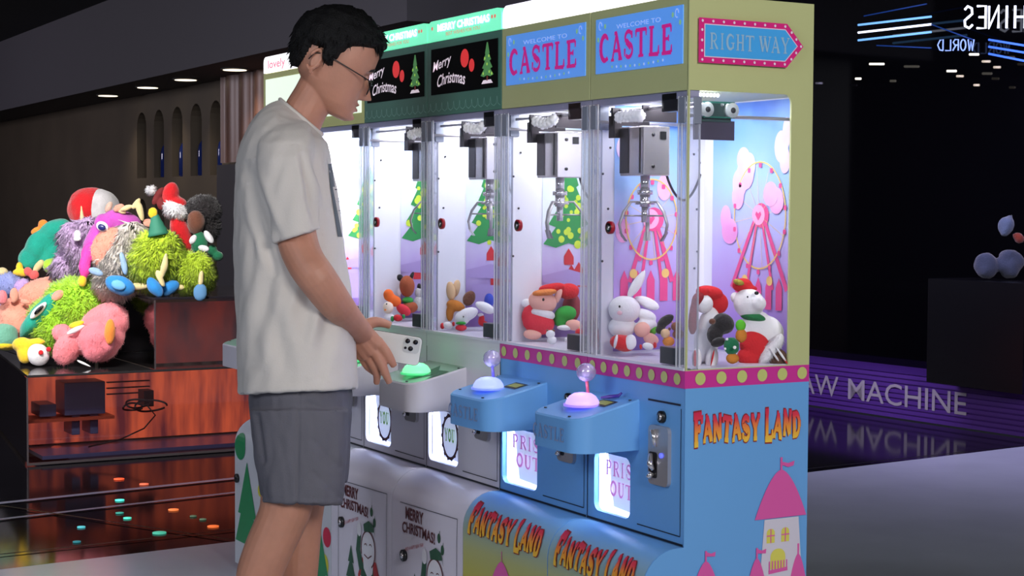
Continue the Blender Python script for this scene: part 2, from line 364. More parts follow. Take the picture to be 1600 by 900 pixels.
# right part of the hall: purple step, black glass front above it
step = mat('step_purple', (92, 52, 150), rough=.42)
m = MB(); n = 9; H = .266; prof = []
for i in range(n):
    z0 = H*i/n; z1 = H*(i+1)/n
    prof += [(0, z0+.002), (0, z1-.007), (.012, z1-.004), (.012, z1)]
A = Vector((-9.5, 4.40, 0)); B = Vector((.5, 4.98, 0)); dr = (B-A).normalized(); nb = Vector((-dr.y, dr.x, 0))
r0 = [A+nb*y+Vector((0, 0, z)) for y, z in prof]; r1 = [B+nb*y+Vector((0, 0, z)) for y, z in prof]
k = len(prof); m.add(r0+r1, [(i, i+k, i+k+1, i+1) for i in range(k-1)])
tp = [A+Vector((0, 0, H)), B+Vector((0, 0, H)), B+nb*1.2+Vector((0, 0, H)), A+nb*1.2+Vector((0, 0, H))]
m.add(tp, [(0, 1, 2, 3)])
stp = m.build('ribbed_step', step)
tag(stp, 'long ribbed purple step with raised grey letters below the black glass front', 'step')
l = D2.lights.new('step_lamp', 'AREA'); l.energy = 52; l.shape = 'RECTANGLE'; l.size = 4; l.size_y = .3; l.color = (.72, .62, 1)
o = D2.objects.new('step_lamp', l); C.objects.link(o); o.location = (-3.6, 3.6, 1.9); o.rotation_euler = ((Vector((-4.2, 4.7, .1))-Vector((-3.6, 3.6, 1.9))).normalized()).to_track_quat('-Z', 'Y').to_euler()
m = MB()
pA = A-nb*.004
def smap(s, z): p = pA+dr*s; return (p.x, p.y, z)
sL = 4.50-0.12; 
def s_of(u, v):
    q = ray(u, v); # meet the plane of the step front
    t = (pA-CAM).dot(nb)/q.dot(nb); p = CAM+q*t; return (p-pA).dot(dr), p.z
s1, zt = s_of(1510, 634); s0, _ = s_of(1325, 612); zl = .075; hl = .125
lw = s1-s0
put_text(m, 'MACHINE', s0, s1, zl, hl, smap, bold=.004)
put_text(m, 'CLAW', s0-lw*.70, s0-lw*.09, zl, hl, smap, bold=.004)
m.build('letters', mat('letter_grey', (178, 170, 184), rough=.5), stp)
gl = mat('black_glass', (6, 6, 9), rough=.06)
m = MB(); A2 = A+nb*.35; B2 = B+nb*.35
v = []
for P in (A2, B2):
    for q in (P, P+nb*.04): v += [(q.x, q.y, H), (q.x, q.y, 3.25)]
m.add(v, [(0, 4, 5, 1), (2, 3, 7, 6), (1, 5, 7, 3), (0, 2, 6, 4), (0, 1, 3, 2), (4, 6, 7, 5)])
struct(m.build('window_1', gl))
m = MB(); m.box(-7.1, -6.95, 3.1, 4.6, 0, 3.25); struct(m.build('trim_5', mat('column_black', (8, 8, 10), rough=.4)))
# neon reflections in the glass, added as glowing tubes before it; lettering reads mirrored
neonw = mat('neon_white', (226, 232, 255), emit=2.1); neonb = mat('neon_blue', (70, 120, 255), emit=1.1); neonc = mat('neon_pale_blue', (120, 185, 255), emit=1.0); neond = mat('neon_dim', (30, 70, 150), emit=.25)
gP = A+nb*.20
def g_of(u, v):
    q = ray(u, v); t = (gP-CAM).dot(nb)/q.dot(nb); return CAM+q*t
def gtube(pts, r, mt, name, lab, grp=None):
    mb = MB()
    for p in pts: mb.tube([g_of(*a) for a in p], r, 8)
    o = mb.build(name, mt); tag(o, lab, 'neon light', grp); return o
for k, (p, mt, nm) in enumerate(((((1341, 39), (1455, 26)), neonc, 'topmost and pale blue'), (((1341, 51), (1455, 38)), neonw, 'middle and whitest'), (((1341, 63), (1455, 50)), neonc, 'lowest and pale blue'))):
    t_ = gtube([p], .0065, mt, 'neon_tube_reflection', f'slanting neon tube reflected in the black glass, {nm} of three', 'slanting neon tube reflections')
for k, (p, nm) in enumerate(((((1545, 62), (1600, 71)), 'highest'), (((1545, 73), (1600, 82)), 'middle'), (((1545, 84), (1600, 95)), 'lowest'))):
    gtube([p], .006, neonb, 'neon_tube_reflection', f'dim blue neon tube reflection at the right edge of the picture, {nm} of three', 'blue neon tube reflections at right')
for p, nm in ((((1350, 25), (1448, 6)), 'thin faint blue strip above the bright neon tubes'), (((1370, 71), (1455, 75)), 'faint blue strip under the bright neon tubes'), (((1455, 38), (1520, 62)), 'faint blue strip running down right of the neon tubes')):
    gtube([p], .004, neond, 'neon_strip_reflection', nm)
def sign(name, word, u0, u1, v0, v1, mt, lab, rad, script=False):
    a = g_of(u0, v1); b = g_of(u1, v1); c = g_of(u0, v0); hh = c.z-a.z; slope = (b.z-a.z)
    mb = MB()
    SK = {'M': [[(0, 0), (.05, 1), (.5, .1), (.95, 1), (1, 0)]], 'A': [[(0, 0), (.5, 1), (1, 0)], [(.2, .35), (.8, .35)]], 'C': [arcp(.5, .5, .45, .5, 50, 310, 10)],
          'H': [[(0, 0), (0, 1)], [(1, 0), (1, 1)], [(0, .5), (1, .5)]], 'I': [[(.5, 0), (.5, 1)]], 'N': [[(0, 0), (0, 1), (1, 0), (1, 1)]], 'E': [[(.9, 0), (0, 0), (0, 1), (.9, 1)], [(0, .5), (.7, .5)]],
          'S': [[(.9, .85), (.6, 1), (.15, .9), (.1, .65), (.5, .5), (.9, .35), (.85, .1), (.4, 0), (.05, .15)]], 'W': [[(0, 1), (.25, 0), (.5, .8), (.75, 0), (1, 1)]],
          'O': [arcp(.5, .5, .45, .5, 0, 360, 12)], 'R': [[(0, 0), (0, 1), (.6, 1), (.9, .75), (.6, .5), (0, .5)], [(.4, .5), (.95, 0)]], 'L': [[(0, 1), (0, 0), (.9, 0)]], 'D': [[(0, 0), (0, 1), (.55, .95), (.95, .5), (.55, .05), (0, 0)]]}
    n = len(word)
    for i, ch in enumerate(word):
        for st in SK[ch]:
            pts = []
            for (x, y) in st:
                t = 1-(i+.12+.74*x)/n
                p = a.lerp(b, t); pts.append(Vector((p.x, p.y, a.z+slope*t+y*hh)))
            mb.tube(pts, rad, 6)
    o = mb.build(name, mt); tag(o, lab, 'neon sign'); return o
sign('neon_sign_reflection', 'MACHINES', 1503, 1668, 10, 44, neonw, 'mirrored white neon lettering reflected at the top right of the glass', .007)
sign('neon_sign_reflection', 'WORLD', 1463, 1523, 62, 79, mat('neon_small', (150, 180, 255), emit=.9), 'small mirrored pale blue neon word reflected below the big white lettering', .0042)
# flush ceiling lights of the right hall, seen in the dark under a lowered ceiling
cl = mat('lamp_white', (255, 246, 228), emit=1.2); cl2 = mat('lamp_faint', (235, 220, 190), emit=.35)
for (u, v, du, mt, nm) in ((1370, 100, 11, cl, 'longest bar light low on the black glass right of the machines'), (1341, 123, 4, cl, 'small bright lamp below the bar light on the black glass'), (1487, 111, 7, cl, 'bright lamp below the small blue neon word'), (1500, 119, 5, cl2, 'dim lamp just right of the bright lamp under the neon word'), (1522, 85, 7, cl, 'bright lamp touching the end of the small neon word'), (1541, 96, 6, cl2, 'dim lamp beside the blue tubes at right'), (1558, 105, 5, cl2, 'faint lamp lowest under the blue tubes at right'), (1280, 130, 5, mat('lamp_very_faint', (120, 120, 130), emit=.12), 'very faint lamp close to the corner of the green cabinet'), (1526, 133, 4, cl2, 'tiny faint lamp lowest on the black glass')):
    a = g_of(u-du, v); b = g_of(u+du, v)
    mb = MB(); mb.tube([a, b], [.007, .007], 8); o = mb.build('strip_lamp', mt); tag(o, nm, 'lamp')

# coloured reflections on the black floor, added as small glowing discs
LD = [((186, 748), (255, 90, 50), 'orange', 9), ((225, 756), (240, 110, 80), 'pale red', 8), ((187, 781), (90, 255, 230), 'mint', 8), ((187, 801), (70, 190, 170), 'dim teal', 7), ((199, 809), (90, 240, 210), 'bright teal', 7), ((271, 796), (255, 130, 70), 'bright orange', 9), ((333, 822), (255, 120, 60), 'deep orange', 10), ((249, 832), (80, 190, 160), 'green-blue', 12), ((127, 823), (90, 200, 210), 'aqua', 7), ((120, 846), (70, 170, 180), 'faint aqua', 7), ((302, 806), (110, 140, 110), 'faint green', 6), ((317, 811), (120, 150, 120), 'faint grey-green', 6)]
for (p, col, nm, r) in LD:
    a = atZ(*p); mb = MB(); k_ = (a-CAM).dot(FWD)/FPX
    mb.tube([a+Vector((0, 0, -.003)), a+Vector((0, 0, .0008))], r*k_*.9, 18); o = mb.build('floor_reflection', mat('spot_'+nm.replace(' ', '_'), col, emit=.75 if 'faint' not in nm and 'dim' not in nm else .25)); tag(o, 'small %s reflected light spot on the black floor before the plinth, made as a glowing disc' % nm, 'floor reflection')
# ================================================================== CLAW MACHINES
OLIVE = mat('olive_paint', (190, 194, 138), rough=.45, var=.02, vscale=4)
BLUE = mat('sky_blue_paint', (108, 168, 228), rough=.4, var=.02, vscale=3)
MAG = mat('magenta_print', (206, 52, 150), rough=.45); DOT = mat('dot_olive', (196, 200, 120), rough=.45)
TEAL = mat('dark_green_paint', (66, 122, 104), rough=.4); SILV = mat('silver_paint', (216, 212, 222), rough=.36)
PINK = mat('castle_pink', (222, 92, 168), rough=.45); CREAM = mat('castle_white', (214, 208, 222), rough=.45); YEL = mat('castle_yellow', (220, 212, 96), rough=.45)
SEAM = mat('seam_dark', (18, 26, 44), rough=.6); SEAMG = mat('seam_grey', (44, 46, 54), rough=.6)
WHITEPL = mat('white_sheet', (234, 234, 244), rough=.4); CHUTEM = mat('chute_lit_sheet', (220, 230, 255), rough=.5, emit=.42, ecol=(196, 216, 255)); CHROME = mat('chrome', (206, 202, 206), rough=.16, metal=.75); STEEL = mat('brushed_steel', (178, 174, 178), rough=.3, metal=.55)
BLACKP = mat('black_plastic', (18, 18, 20), rough=.35); GREYB = mat('grey_bracket', (128, 134, 150), rough=.45); DKB = mat('dark_box', (52, 54, 60), rough=.4)
ACR = clearmat('acrylic', body=.16, gloss=.08); ACRE = clearmat('acrylic_edge', (250, 250, 255), body=.62, gloss=.15); PANE = clearmat('glass_pane', body=.015, gloss=.012)
LED = mat('led_white', (236, 240, 255), emit=9); REDM = mat('lock_red', (150, 16, 34), rough=.3); 
Z_MB, Z_MT, Z_HB, Z_TOP, Z_BB = .844, .881, 1.468, 1.666, .508
R_B, P_B = .085, .105
zc = Z_BB-R_B
def by(z):
    if z <= zc: return -P_B
    return -(P_B-R_B)-math.sqrt(max(0, R_B*R_B-(z-zc)**2))
E_ = .0012
def fmap(y=-E_): return lambda a, b: (a, y, b)
def bmapf(off=E_):
    def f(a, b):
        b = min(b, Z_BB-.0005)
        if b <= zc: return (a, -P_B-off, b)
        sn = (b-zc)/R_B; cs = math.sqrt(max(0, 1-sn*sn))
        return (a, -(P_B-R_B)-(R_B+off)*cs, zc+(R_B+off)*sn)
    return f
def subdiv_strip(x0, x1, z0, z1, mp, n=8):
    vs = []; 
    for i in range(n+1): z = z0+(z1-z0)*i/n; vs += [mp(x0, z), mp(x1, z)]
    return vs, [(2*i, 2*i+1, 2*i+3, 2*i+2) for i in range(n)]
def castle(mb, cx, z0, k, mp, cur=(0, 1, 2), win=True):
    """printed castle tower: pink dome, white wall, yellow windows, flag"""
    mb.cur = cur[1]; mb.poly([[(cx-.042*k, z0), (cx+.042*k, z0), (cx+.042*k, z0+.07*k), (cx-.038*k, z0+.07*k)]], mp)
    mb.cur = cur[0]
    dome = [(cx+.062*k*math.cos(a)*(1 if abs(math.cos(a)) > .0 else 1), z0+.07*k+.095*k*math.sin(a)**(.85)) for a in np.linspace(0, math.pi, 17)]
    dome = [(cx+.062*k*s, z0+.07*k+.10*k*(1-abs(s)**1.6)) for s in np.linspace(1, -1, 17)]
    mb.poly([dome], lambda a, b: mp(a, b))
    mb.poly([[(cx-.002*k, z0+.16*k), (cx+.002*k, z0+.16*k), (cx+.002*k, z0+.2*k), (cx-.002*k, z0+.2*k)]], mp)
    mb.poly([[(cx, z0+.182*k), (cx+.032*k, z0+.178*k), (cx+.026*k, z0+.187*k), (cx+.034*k, z0+.194*k), (cx, z0+.198*k)]], mp)
def dots(mb, a0, a1, n, zz, r, mp):
    for i in range(n): mb.poly([circ(a0+(a1-a0)*i/(n-1), zz, r, 16)], mp)
def local_dome(mb, cx, zb, wd, hg, mp):
    mb.poly([[(cx+wd/2*s, zb+hg*(1-abs(s)**1.7)) for s in np.linspace(1, -1, 21)]], mp)
def emptyzero(o, x): o.location = (x, 0, 0)
class Mach: pass
SEAMS = [0, -.382, -.796, -1.21, -1.624, -2.034, -2.444]
DEP = .331
POSTN = [0]
def outlined(root, name, mats, fill, ol, mp_fill, mp_ol, s, x0, x1, y0, h, **k):
    mb = MB(); put_glyphs(mb, s, x0, x1, y0, h, mp_ol, grow=ol, **k); mb.cur = 1
    put_glyphs(mb, s, x0, x1, y0, h, mp_fill, grow=fill, **k)
    return mb.build(name, mats, root)
FANT_F = gradmat('fantasy_fill', [(0, (244, 190, 60)), (.35, (236, 150, 56)), (.7, (222, 60, 78)), (1, (196, 22, 74))], 'Z', .425, .49, rough=.45)
FANT_S = gradmat('fantasy_fill_side', [(0, (244, 200, 70)), (.35, (240, 150, 60)), (.65, (226, 60, 80)), (1, (200, 26, 80))], 'Z', .722, .80, rough=.45)
FANT_O = mat('fantasy_outline', (150, 40, 44), rough=.5)
BULGE_C = gradmat('castle_front_print', [(0, (190, 184, 74)), (.4, (178, 182, 120)), (.72, (150, 176, 176)), (1, (112, 168, 224))], 'Z', .30, .50, rough=.38)
SKY = gradmat('poster_sky', [(0, (150, 120, 200)), (.22, (190, 160, 230)), (.45, (200, 190, 245)), (.7, (170, 205, 250)), (.92, (130, 180, 248)), (1, (84, 130, 226))], 'Z', .9, 1.46, rough=.4, noise_amt=.25, nscale=9)
TREEBG = gradmat('poster_xmas', [(0, (120, 80, 150)), (.3, (190, 170, 220)), (.6, (225, 235, 240)), (1, (180, 205, 240))], 'Z', .9, 1.46, rough=.4, noise_amt=.4, nscale=12)
def ferris(mb, mp, cx, cz, r, legs, foot):
    """printed ferris wheel: gold rim with pink cabins, pink hub and legs"""
    mb.cur = 1
    n = 40; ring = arcp(cx, cz, r, r*1.3, 0, 360, n); ribbon(mb, ring, .0036, .0036, lambda p, q: mp(p, q, .0012))
    for i in range(0, 12): 
        a = math.radians(i*30+8); ribbon(mb, [(cx, cz), (cx+r*math.cos(a), cz+1.3*r*math.sin(a))], .0010, .0010, lambda p, q: mp(p, q, .0011))
    mb.cur = 0
    for i in range(14):
        a = math.radians(i*360/14+12); x, z = cx+r*math.cos(a), cz+1.3*r*math.sin(a)-.006
        mb.poly([rrect(x-.005, x+.005, z-.007, z+.004, .003, 3)], lambda p, q: mp(p, q, .0014))
    for sx, wd in ((-1, .009), (-.45, .007), (.5, .007), (1, .010)):
        ribbon(mb, [(cx+sx*.012, cz), (cx+sx*legs, foot)], wd, wd*1.3, lambda p, q: mp(p, q, .0009))
    mb.poly([circ(cx+.006, cz, .028, 24)], lambda p, q: mp(p, q, .0012)); mb.cur = 2
    mb.poly([circ(cx-.003, cz+.001, .023, 24)], lambda p, q: mp(p, q, .0016)); mb.cur = 0
    mb.poly([[(cx-.003, cz-.012), (cx-.014, cz+.002), (cx-.010, cz+.009), (cx-.003, cz+.004), (cx+.004, cz+.009), (cx+.008, cz+.002)]], lambda p, q: mp(p, q, .002))
    mb.cur = 0
    for k in range(5): # palace below
        x = cx-.075+k*.037; mb.poly([[(x-.011, foot-.045), (x+.011, foot-.045), (x+.011, foot+.005), (x, foot+.028), (x-.011, foot+.005)]], lambda p, q: mp(p, q, .0012))
    mb.cur = 1
    for k in range(2): mb.poly([circ(cx-.05+k*.09, foot+.02, .011, 14)], lambda p, q: mp(p, q, .0018))
def balloons(mb, mp, lst):
    for j, (x, z, rx, rz) in enumerate(lst): mb.poly([circ(x, z, rx, 22, rz)], lambda p, q: mp(p, q, .0002+.00012*j))
P_PINK = mat('print_pink', (238, 86, 148), rough=.45); P_GOLD = mat('print_gold', (244, 206, 120), rough=.45); P_LPINK = mat('print_light_pink', (252, 180, 214), rough=.45)
P_BAL = gradmat('print_cloud', [(0, (236, 150, 214)), (.5, (250, 190, 228)), (1, (238, 224, 255))], 'Z', 1.1, 1.42, rough=.5, noise_amt=.9, nscale=16); P_GRN = mat('print_green', (40, 140, 70), rough=.5); P_YG = mat('print_yellow_green', (196, 220, 60), rough=.5); P_RED = mat('print_red', (204, 40, 50), rough=.5)
P_VIO = mat('print_violet', (172, 150, 206), rough=.5)
def claw_unit(root, cx, cy, w, pose):
    """gantry, motor box and three-pronged claw hanging at (cx, cy)"""
    g = MB(); g.cyl((-w+.02, cy-.028, 1.442), (-.02, cy-.028, 1.442), .004, 10); g.cyl((-w+.02, cy+.032, 1.442), (-.02, cy+.032, 1.442), .004, 10)
    g.cyl((-.028, .01, 1.417), (-.028, DEP-.02, 1.417), .004, 10); g.cyl((-w+.02, .01, 1.417), (-w+.02, DEP-.02, 1.417), .004, 10)
    g.build('gantry_rail', STEEL, root)
    g = MB(); g.box(cx-.062, cx+.05, cy-.045, cy-.041, 1.425, 1.437); g.box(cx-.062, cx+.05, cy+.041, cy+.045, 1.425, 1.437)
    g.box(cx-.066, cx-.058, cy-.05, cy+.05, 1.408, 1.448); g.box(cx+.05, cx+.056, cy-.045, cy+.045, 1.412, 1.448)
    g.box(cx-.075, cx-.05, cy-.05, cy-.03, 1.38, 1.43)
    g.build('carriage', mat('carriage_dark', (58, 54, 58), rough=.3, metal=.5), root)
    g = MB()
    rn = random.Random(int(-cx*1000))
    for k in range(6): g.ell((cx-.030+k*.017, cy-.052, 1.426+rn.uniform(-.004, .006)), (.013, .010, .0125), n=10, m=8, fn=lambda q: 1+.25*math.sin(q.x*9+k)*math.cos(q.z*7))
    g.build('cable_bundle', mat('white_sleeve', (246, 244, 246), rough=.6, emit=.12), root)
    b = MB(); b.box(cx-.05, cx+.045, cy-.036, cy+.036, 1.294, 1.404); bx = b.build('motor_box', CHROME, root, bevel=.003)
    b = MB(); b.box(cx-.048, cx-.012, cy-.0375, cy-.036, 1.3, 1.40); b.box(cx+.03, cx+.034, cy-.0375, cy-.036, 1.3, 1.4)
    b.build('seam', mat('box_dark_strip', (90, 88, 92), rough=.3, metal=1), bx)  # two darker strips on the front of the motor box
    b = MB()
    for (zx, zz) in ((.038, 1.315), (.038, 1.385)): b.cyl((cx+.0455, cy-.01, zz), (cx+.047, cy-.01, zz), .004, 10)
    b.box(cx+.0452, cx+.047, cy+.008, cy+.024, 1.375, 1.392)
    b.build('screw', BLACKP, bx)
    st = MB(); st.cyl((cx, cy, 1.294), (cx, cy, 1.262), .011, 14); st.cyl((cx, cy, 1.262), (cx, cy, 1.252), .018, 18); st.cyl((cx, cy, 1.252), (cx, cy, 1.225), .012, 16)
    st.cyl((cx, cy, 1.237), (cx, cy, 1.230), .0225, 18); st.cyl((cx, cy, 1.225), (cx, cy, 1.19), .008, 12)
    st.build('claw_shaft', CHROME, root)
    for k in range(3):
        a = math.radians(pose+120*k); d = Vector((math.cos(a), math.sin(a), 0)); p = MB()
        sp = .030
        pts = [Vector((cx, cy, 1.236))+d*.012, Vector((cx, cy, 1.236))+d*.034, Vector((cx, cy, 1.214))+d*.052, Vector((cx, cy, 1.185))+d*.062, Vector((cx, cy, 1.160))+d*.056, Vector((cx, cy, 1.148))+d*.046]
        p.tube(pts, [.0038, .0046, .0055, .005, .004, .002], 8, squash=.6)
        s_ = d.cross(Vector((0, 0, 1)))
        q = Vector((cx, cy, 1.148))+d*.046
        p.add([q+s_*.009, q-s_*.009, Vector((cx, cy, 1.168))+d*.06-s_*.007, Vector((cx, cy, 1.168))+d*.06+s_*.007], [(0, 1, 2, 3)])
        p.tube([Vector((cx, cy, 1.205))+d*.008, Vector((cx, cy, 1.205))+d*.05], .0022, 6)
        p.build('claw_prong', STEEL, root)
    cb = MB()
    pts = []
    for i in range(26):
        t = i/25; ex_ = -w+.014; x = cx+.03+(ex_-(cx+.03))*t; y = cy+.038+(DEP-.03-cy-.038)*t
        z = 1.296-.058*math.sin(math.pi*t)**.8+.006*t
        pts.append((x*1.0, y, z))
    cb.tube(pts, .0030, 7); cb.build('coiled_cable', mat('cable_dark', (34, 32, 38), rough=.4), root)
def make_machine(i):
    xr, xl = SEAMS[i], SEAMS[i+1]; w = xr-xl; kind = ('castle', 'castle', 'xmas', 'xmas', 'tree', 'tree')[i]
    labs = ['blue and olive claw machine at the near right end, its side with the right-way arrow', 'blue and olive castle claw machine second from the right end, elf doll inside',
            'silver and dark green claw machine right of the man, next to the olive ones', 'silver and dark green claw machine the man plays at, phone over its panel',
            'white-lit claw machine mostly hidden behind the man, next to the dark green ones', 'claw machine at the far left end with green leaf print on its foot']
    R = thing('claw_machine', labs[i], 'claw machine', (xr, 0, 0), 'claw machines side by side in a row')
    g = .0015
    body = BLUE if kind == 'castle' else SILV; head = OLIVE if kind == 'castle' else (TEAL if kind == 'xmas' else mat('yellow_green_paint', (206, 208, 130), rough=.4))
    seam = SEAM if kind == 'castle' else SEAMG
    # ---- lower foot cabinet with its rounded top
    prof = [(0, .02), (-P_B, .02)]+[(-P_B, zc)]+[(-(P_B-R_B)-R_B*math.cos(a), zc+R_B*math.sin(a)) for a in np.linspace(.1, math.pi/2, 9)]+[(-.004, Z_BB), (0, Z_BB)]
    k = len(prof); mb = MB()
    xa, xb = -g, -w+g
    r0 = [(xa, y, z) for y, z in prof]; r1 = [(xb, y, z) for y, z in prof]
    mb.add(r0+r1, [(j, j+1, j+1+k, j+k) for j in range(1, k-2)], True); mb.add(r0+r1, [(0, 1, 1+k, k)])
    mb.cur = 1; mb.add(r0+r1, [tuple(reversed(range(k))), tuple(range(k, 2*k))])
    mb.box(xb, xa, 0, DEP, .02, Z_BB)
    fm = BULGE_C if kind == 'castle' else (mat('white_foot_print', (220, 214, 226), rough=.36) if kind == 'xmas' else mat('white_foot_far', (205, 208, 215), rough=.4))
    foot = mb.build('foot_cabinet', [fm, body if kind != 'tree' else mat('leaf_white', (205, 208, 215), rough=.4)], R)
    for (x, y) in ((-.05, -.06), (-w+.05, -.06), (-.05, DEP-.05), (-w+.05, DEP-.05)):
        mm = MB(); mm.cyl((x, y, 0), (x, y, .022), .02, 14); mm.build('foot', BLACKP, R)
    # ---- middle body: front panel with prize window and coin door
    # prize window
    px0, px1, pz0, pz1 = (-.357, -.205, .532, .668) if i == 0 else (-w+.012, -w+.186, .532, .674)
    if i == 0: px0, px1 = -.352, -.204
    front = MB(); front.poly([[(xb, Z_BB+.002), (xa, Z_BB+.002), (xa, Z_MB), (xb, Z_MB)], rrect(px0, px1, pz0, pz1, .02)[::-1]], fmap(0), .012, (0, -1, 0))
    front.build('front_panel', body, R)
    mb = MB(); mb.box(xb, xb+.012, .012, DEP, Z_BB, Z_MB); mb.box(xa-.012, xa, .012, DEP, Z_BB, Z_MB); mb.box(xb, xa, DEP-.01, DEP, Z_BB, Z_MB); mb.box(xb, xa, .012, DEP, Z_MB-.012, Z_MB)
    mb.build('body_shell', body, R)
    mb = MB(); mb.box(px0-.006, px1+.01, .13, .134, pz0-.02, pz1+.02)
    mb.poly([[(px0-.01, pz0), (px1+.01, pz0), (px1+.01, pz0-.001), (px0-.01, pz0-.001)]], lambda a, b: (a, .07+(b-pz0)*0+.0, b))
    mb.box(px0-.006, px1+.01, .013, .13, pz0-.02, pz0-.014); mb.box(px0+.0004, px0+.002, .0125, .13, pz0-.02, pz1+.03); mb.box(px1+.004, px1+.006, .0125, .13, pz0-.02, pz1+.03)
    chute = mb.build('prize_chute', CHUTEM, R)
    # hanging flap with its print
    mb = MB(); mb.add([(px0+.030, .016, pz1+.01), (px1+.004, .016, pz1+.01), (px1+.004, .024, pz0+.006), (px0+.046, .024, pz0+.012)], [(0, 1, 2, 3)])
    flap = mb.build('prize_flap', mat('flap_sheet', (232, 232, 250), rough=.3, emit=.5, ecol=(196, 212, 250)), R)  # the lit chute's brightness is put into the flap as its own glow
    mb = MB()
    if kind == 'castle':
        fp = mat('flap_pink', (236, 150, 222), rough=.5, emit=.25)
        put_glyphs(mb, 'PRIS', px0+.024, px1-.014, pz1-.052, .034, lambda a, b: (a, .0152, b)); put_glyphs(mb, 'OUT', px0+.040, px1-.016, pz1-.098, .034, lambda a, b: (a, .0172, b))
        mb.build('flap_print', fp, flap)
    else:
        ribbon(mb, arcp((px0+px1)/2+.012, pz0+.072, .044, .058, 0, 360, 26), .009, .009, lambda a, b: (a, .0152, b)); 
        for q in range(14):
            a = q/14*2*math.pi; mb.poly([circ((px0+px1)/2+.012+.046*math.cos(a), pz0+.072+.06*math.sin(a), .006, 8)], lambda a, b: (a, .0148, b))
        mb.cur = 1; put_glyphs(mb, 'YOU', (px0+px1)/2-.018, (px0+px1)/2+.040, pz0+.06, .034, lambda a, b: (a, .0145, b), grow=.05)
        mb.build('flap_print', [mat('wreath_brown', (72, 30, 40), rough=.6), mat('print_lime', (150, 214, 96), rough=.5)], flap)
    l = D2.lights.new('chute_lamp', 'AREA'); l.energy = .9; l.shape = 'RECTANGLE'; l.size = .13; l.size_y = .05; l.color = (.84, .9, 1)
    lo = D2.objects.new('chute_lamp', l); C.objects.link(lo); lo.parent = R; lo.location = ((px0+px1)/2, .06, pz1+.03); lo.rotation_euler = (-.5, 0, 0)
    # door outline, slot
    mb = MB()
    for (a0, b0, a1, b1) in ((-w+.012 if i else -.375, .523, -.012, .523),): pass
    def line(x0, z0, x1, z1, t=.0012): 
        if x0 == x1: mb.poly([[(x0-t, z0), (x0+t, z0), (x0+t, z1), (x0-t, z1)]], fmap())
        else: mb.poly([[(x0, z0-t), (x1, z0-t), (x1, z0+t), (x0, z0+t)]], fmap())
    if i == 0: line(-.135, .808, -.014, .808, .0022)
    dx0, dx1 = (-.175, -.03) if i else (-.185, -.012)
    line(px1+.03, .529, -.012, .529); line(-.012, .529, -.012, .80, .001)
    line(xb, Z_BB+.0035, xa, Z_BB+.0035, .0025)
    mb.poly([[(xb, Z_BB), (xb+.003, Z_BB), (xb+.003, Z_MB), (xb, Z_MB)]], fmap())
    mb.build('panel_gap', seam, R)
    # magenta band / silver band
    if kind == 'castle':
        mb = MB(); mb.box(xb, xa, -.002, .012, Z_MB, Z_MT)
        mb.cur = 1
        n = 8 if i == 0 else 7
        dots(mb, -.025 if i == 0 else -.04, xb+.022 if i == 0 else xb+.022, n, .8625, .0125, fmap(-.0032))
        if i == 0:
            mb.cur = 0; mb.box(0-g, .0015, -.002, DEP, Z_MB, Z_MT)
            mb.cur = 1; dots(mb, .037, .311, 6, .8635, .0135, lambda a, b: (.0025, a, b))
        mb.build('dotted_band', [MAG, DOT], R)
    else:
        mb = MB(); mb.box(xb, xa, -.001, .012, Z_MB, Z_MT); mb.build('upper_band', body, R)
    mb = MB(); mb.box(xb, xa, -.004, .014, Z_MT, Z_MT+.006); mb.build('window_rail', mat('rail_white', (222, 220, 232), rough=.3), R)
    # ---- control shelf, top tilted to the player, front corners rounded
    sx0, sx1 = (-.372, -.170) if i == 0 else (-w+.012, -w+.232)
    sy = -.161; outline = [(sx0, 0), (sx0, sy+.035)]+[(sx0+.035-.035*math.cos(a), sy+.035-.035*math.sin(a)) for a in np.linspace(0, math.pi/2, 7)][1:]+[(sx1-.045+.045*math.sin(a), sy+.045-.045*math.cos(a)) for a in np.linspace(0, math.pi/2, 8)]+[(sx1, 0)]
    ztop = lambda y: .804+y*(.804-.766)/.161
    mb = MB(); n = len(outline)
    up = [(x, y, ztop(y)) for x, y in outline]; dn = [(x, y, .692) for x, y in outline]
    rim = [(x, y, ztop(y)-.004) for x, y in outline]
    mb.add(rim+dn, [(j, j+1, j+1+n, j+n) for j in range(n-1)], True)
    mb.add(dn, [tuple(range(n))])
    cen = Vector(((sx0+sx1)/2, sy/2, 0)); ins = [(x+(cen.x-x)*.03, y+(cen.y-y)*.04 if y < -.001 else y, ztop(y)) for x, y in outline]
    mb.add(rim+ins, [(j, j+n, j+1+n, j+1) for j in range(n-1)], False)
    shelf = mb.build('control_shelf', body, R)
    topm = body if kind == 'castle' else mat('green_shelf_top', (158, 186, 170), rough=.2)
    mb = MB(); mb.add(ins, [tuple(reversed(range(n)))])
    mb.build('shelf_top', topm, shelf)
    # button under a clear dome, joystick, display
    def tp(x, y, h=0): return Vector((x, y, ztop(y)+h))
    bcol = ((176, 140, 255), (130, 150, 255), (90, 240, 150), (70, 240, 140), (70, 240, 140), (70, 240, 140))[i]
    bx, byy = ((-.265, -.088), (-w+.120, -.10), (-w+.135, -.098))[min(i, 2)]
    be = mat('button_glow_%d' % min(i, 2), bcol, rough=.35, emit=.9, ecol=((214, 184, 255), (178, 190, 255), (150, 250, 190))[min(i, 2)])
    mb = MB(); c0 = tp(bx, byy, .002)
    prof2 = [(.036, 0), (.038, .006), (.036, .012), (.030, .021), (.020, .027), (.008, .029), (.001, .029)]
    mb.loft([[(c0.x+r*math.cos(2*math.pi*q/28)*(1+.035*math.cos(q*math.pi/2)), c0.y+r*math.sin(2*math.pi*q/28), c0.z+z) for q in range(28)] for r, z in prof2])
    mb.build('push_button', be, shelf)
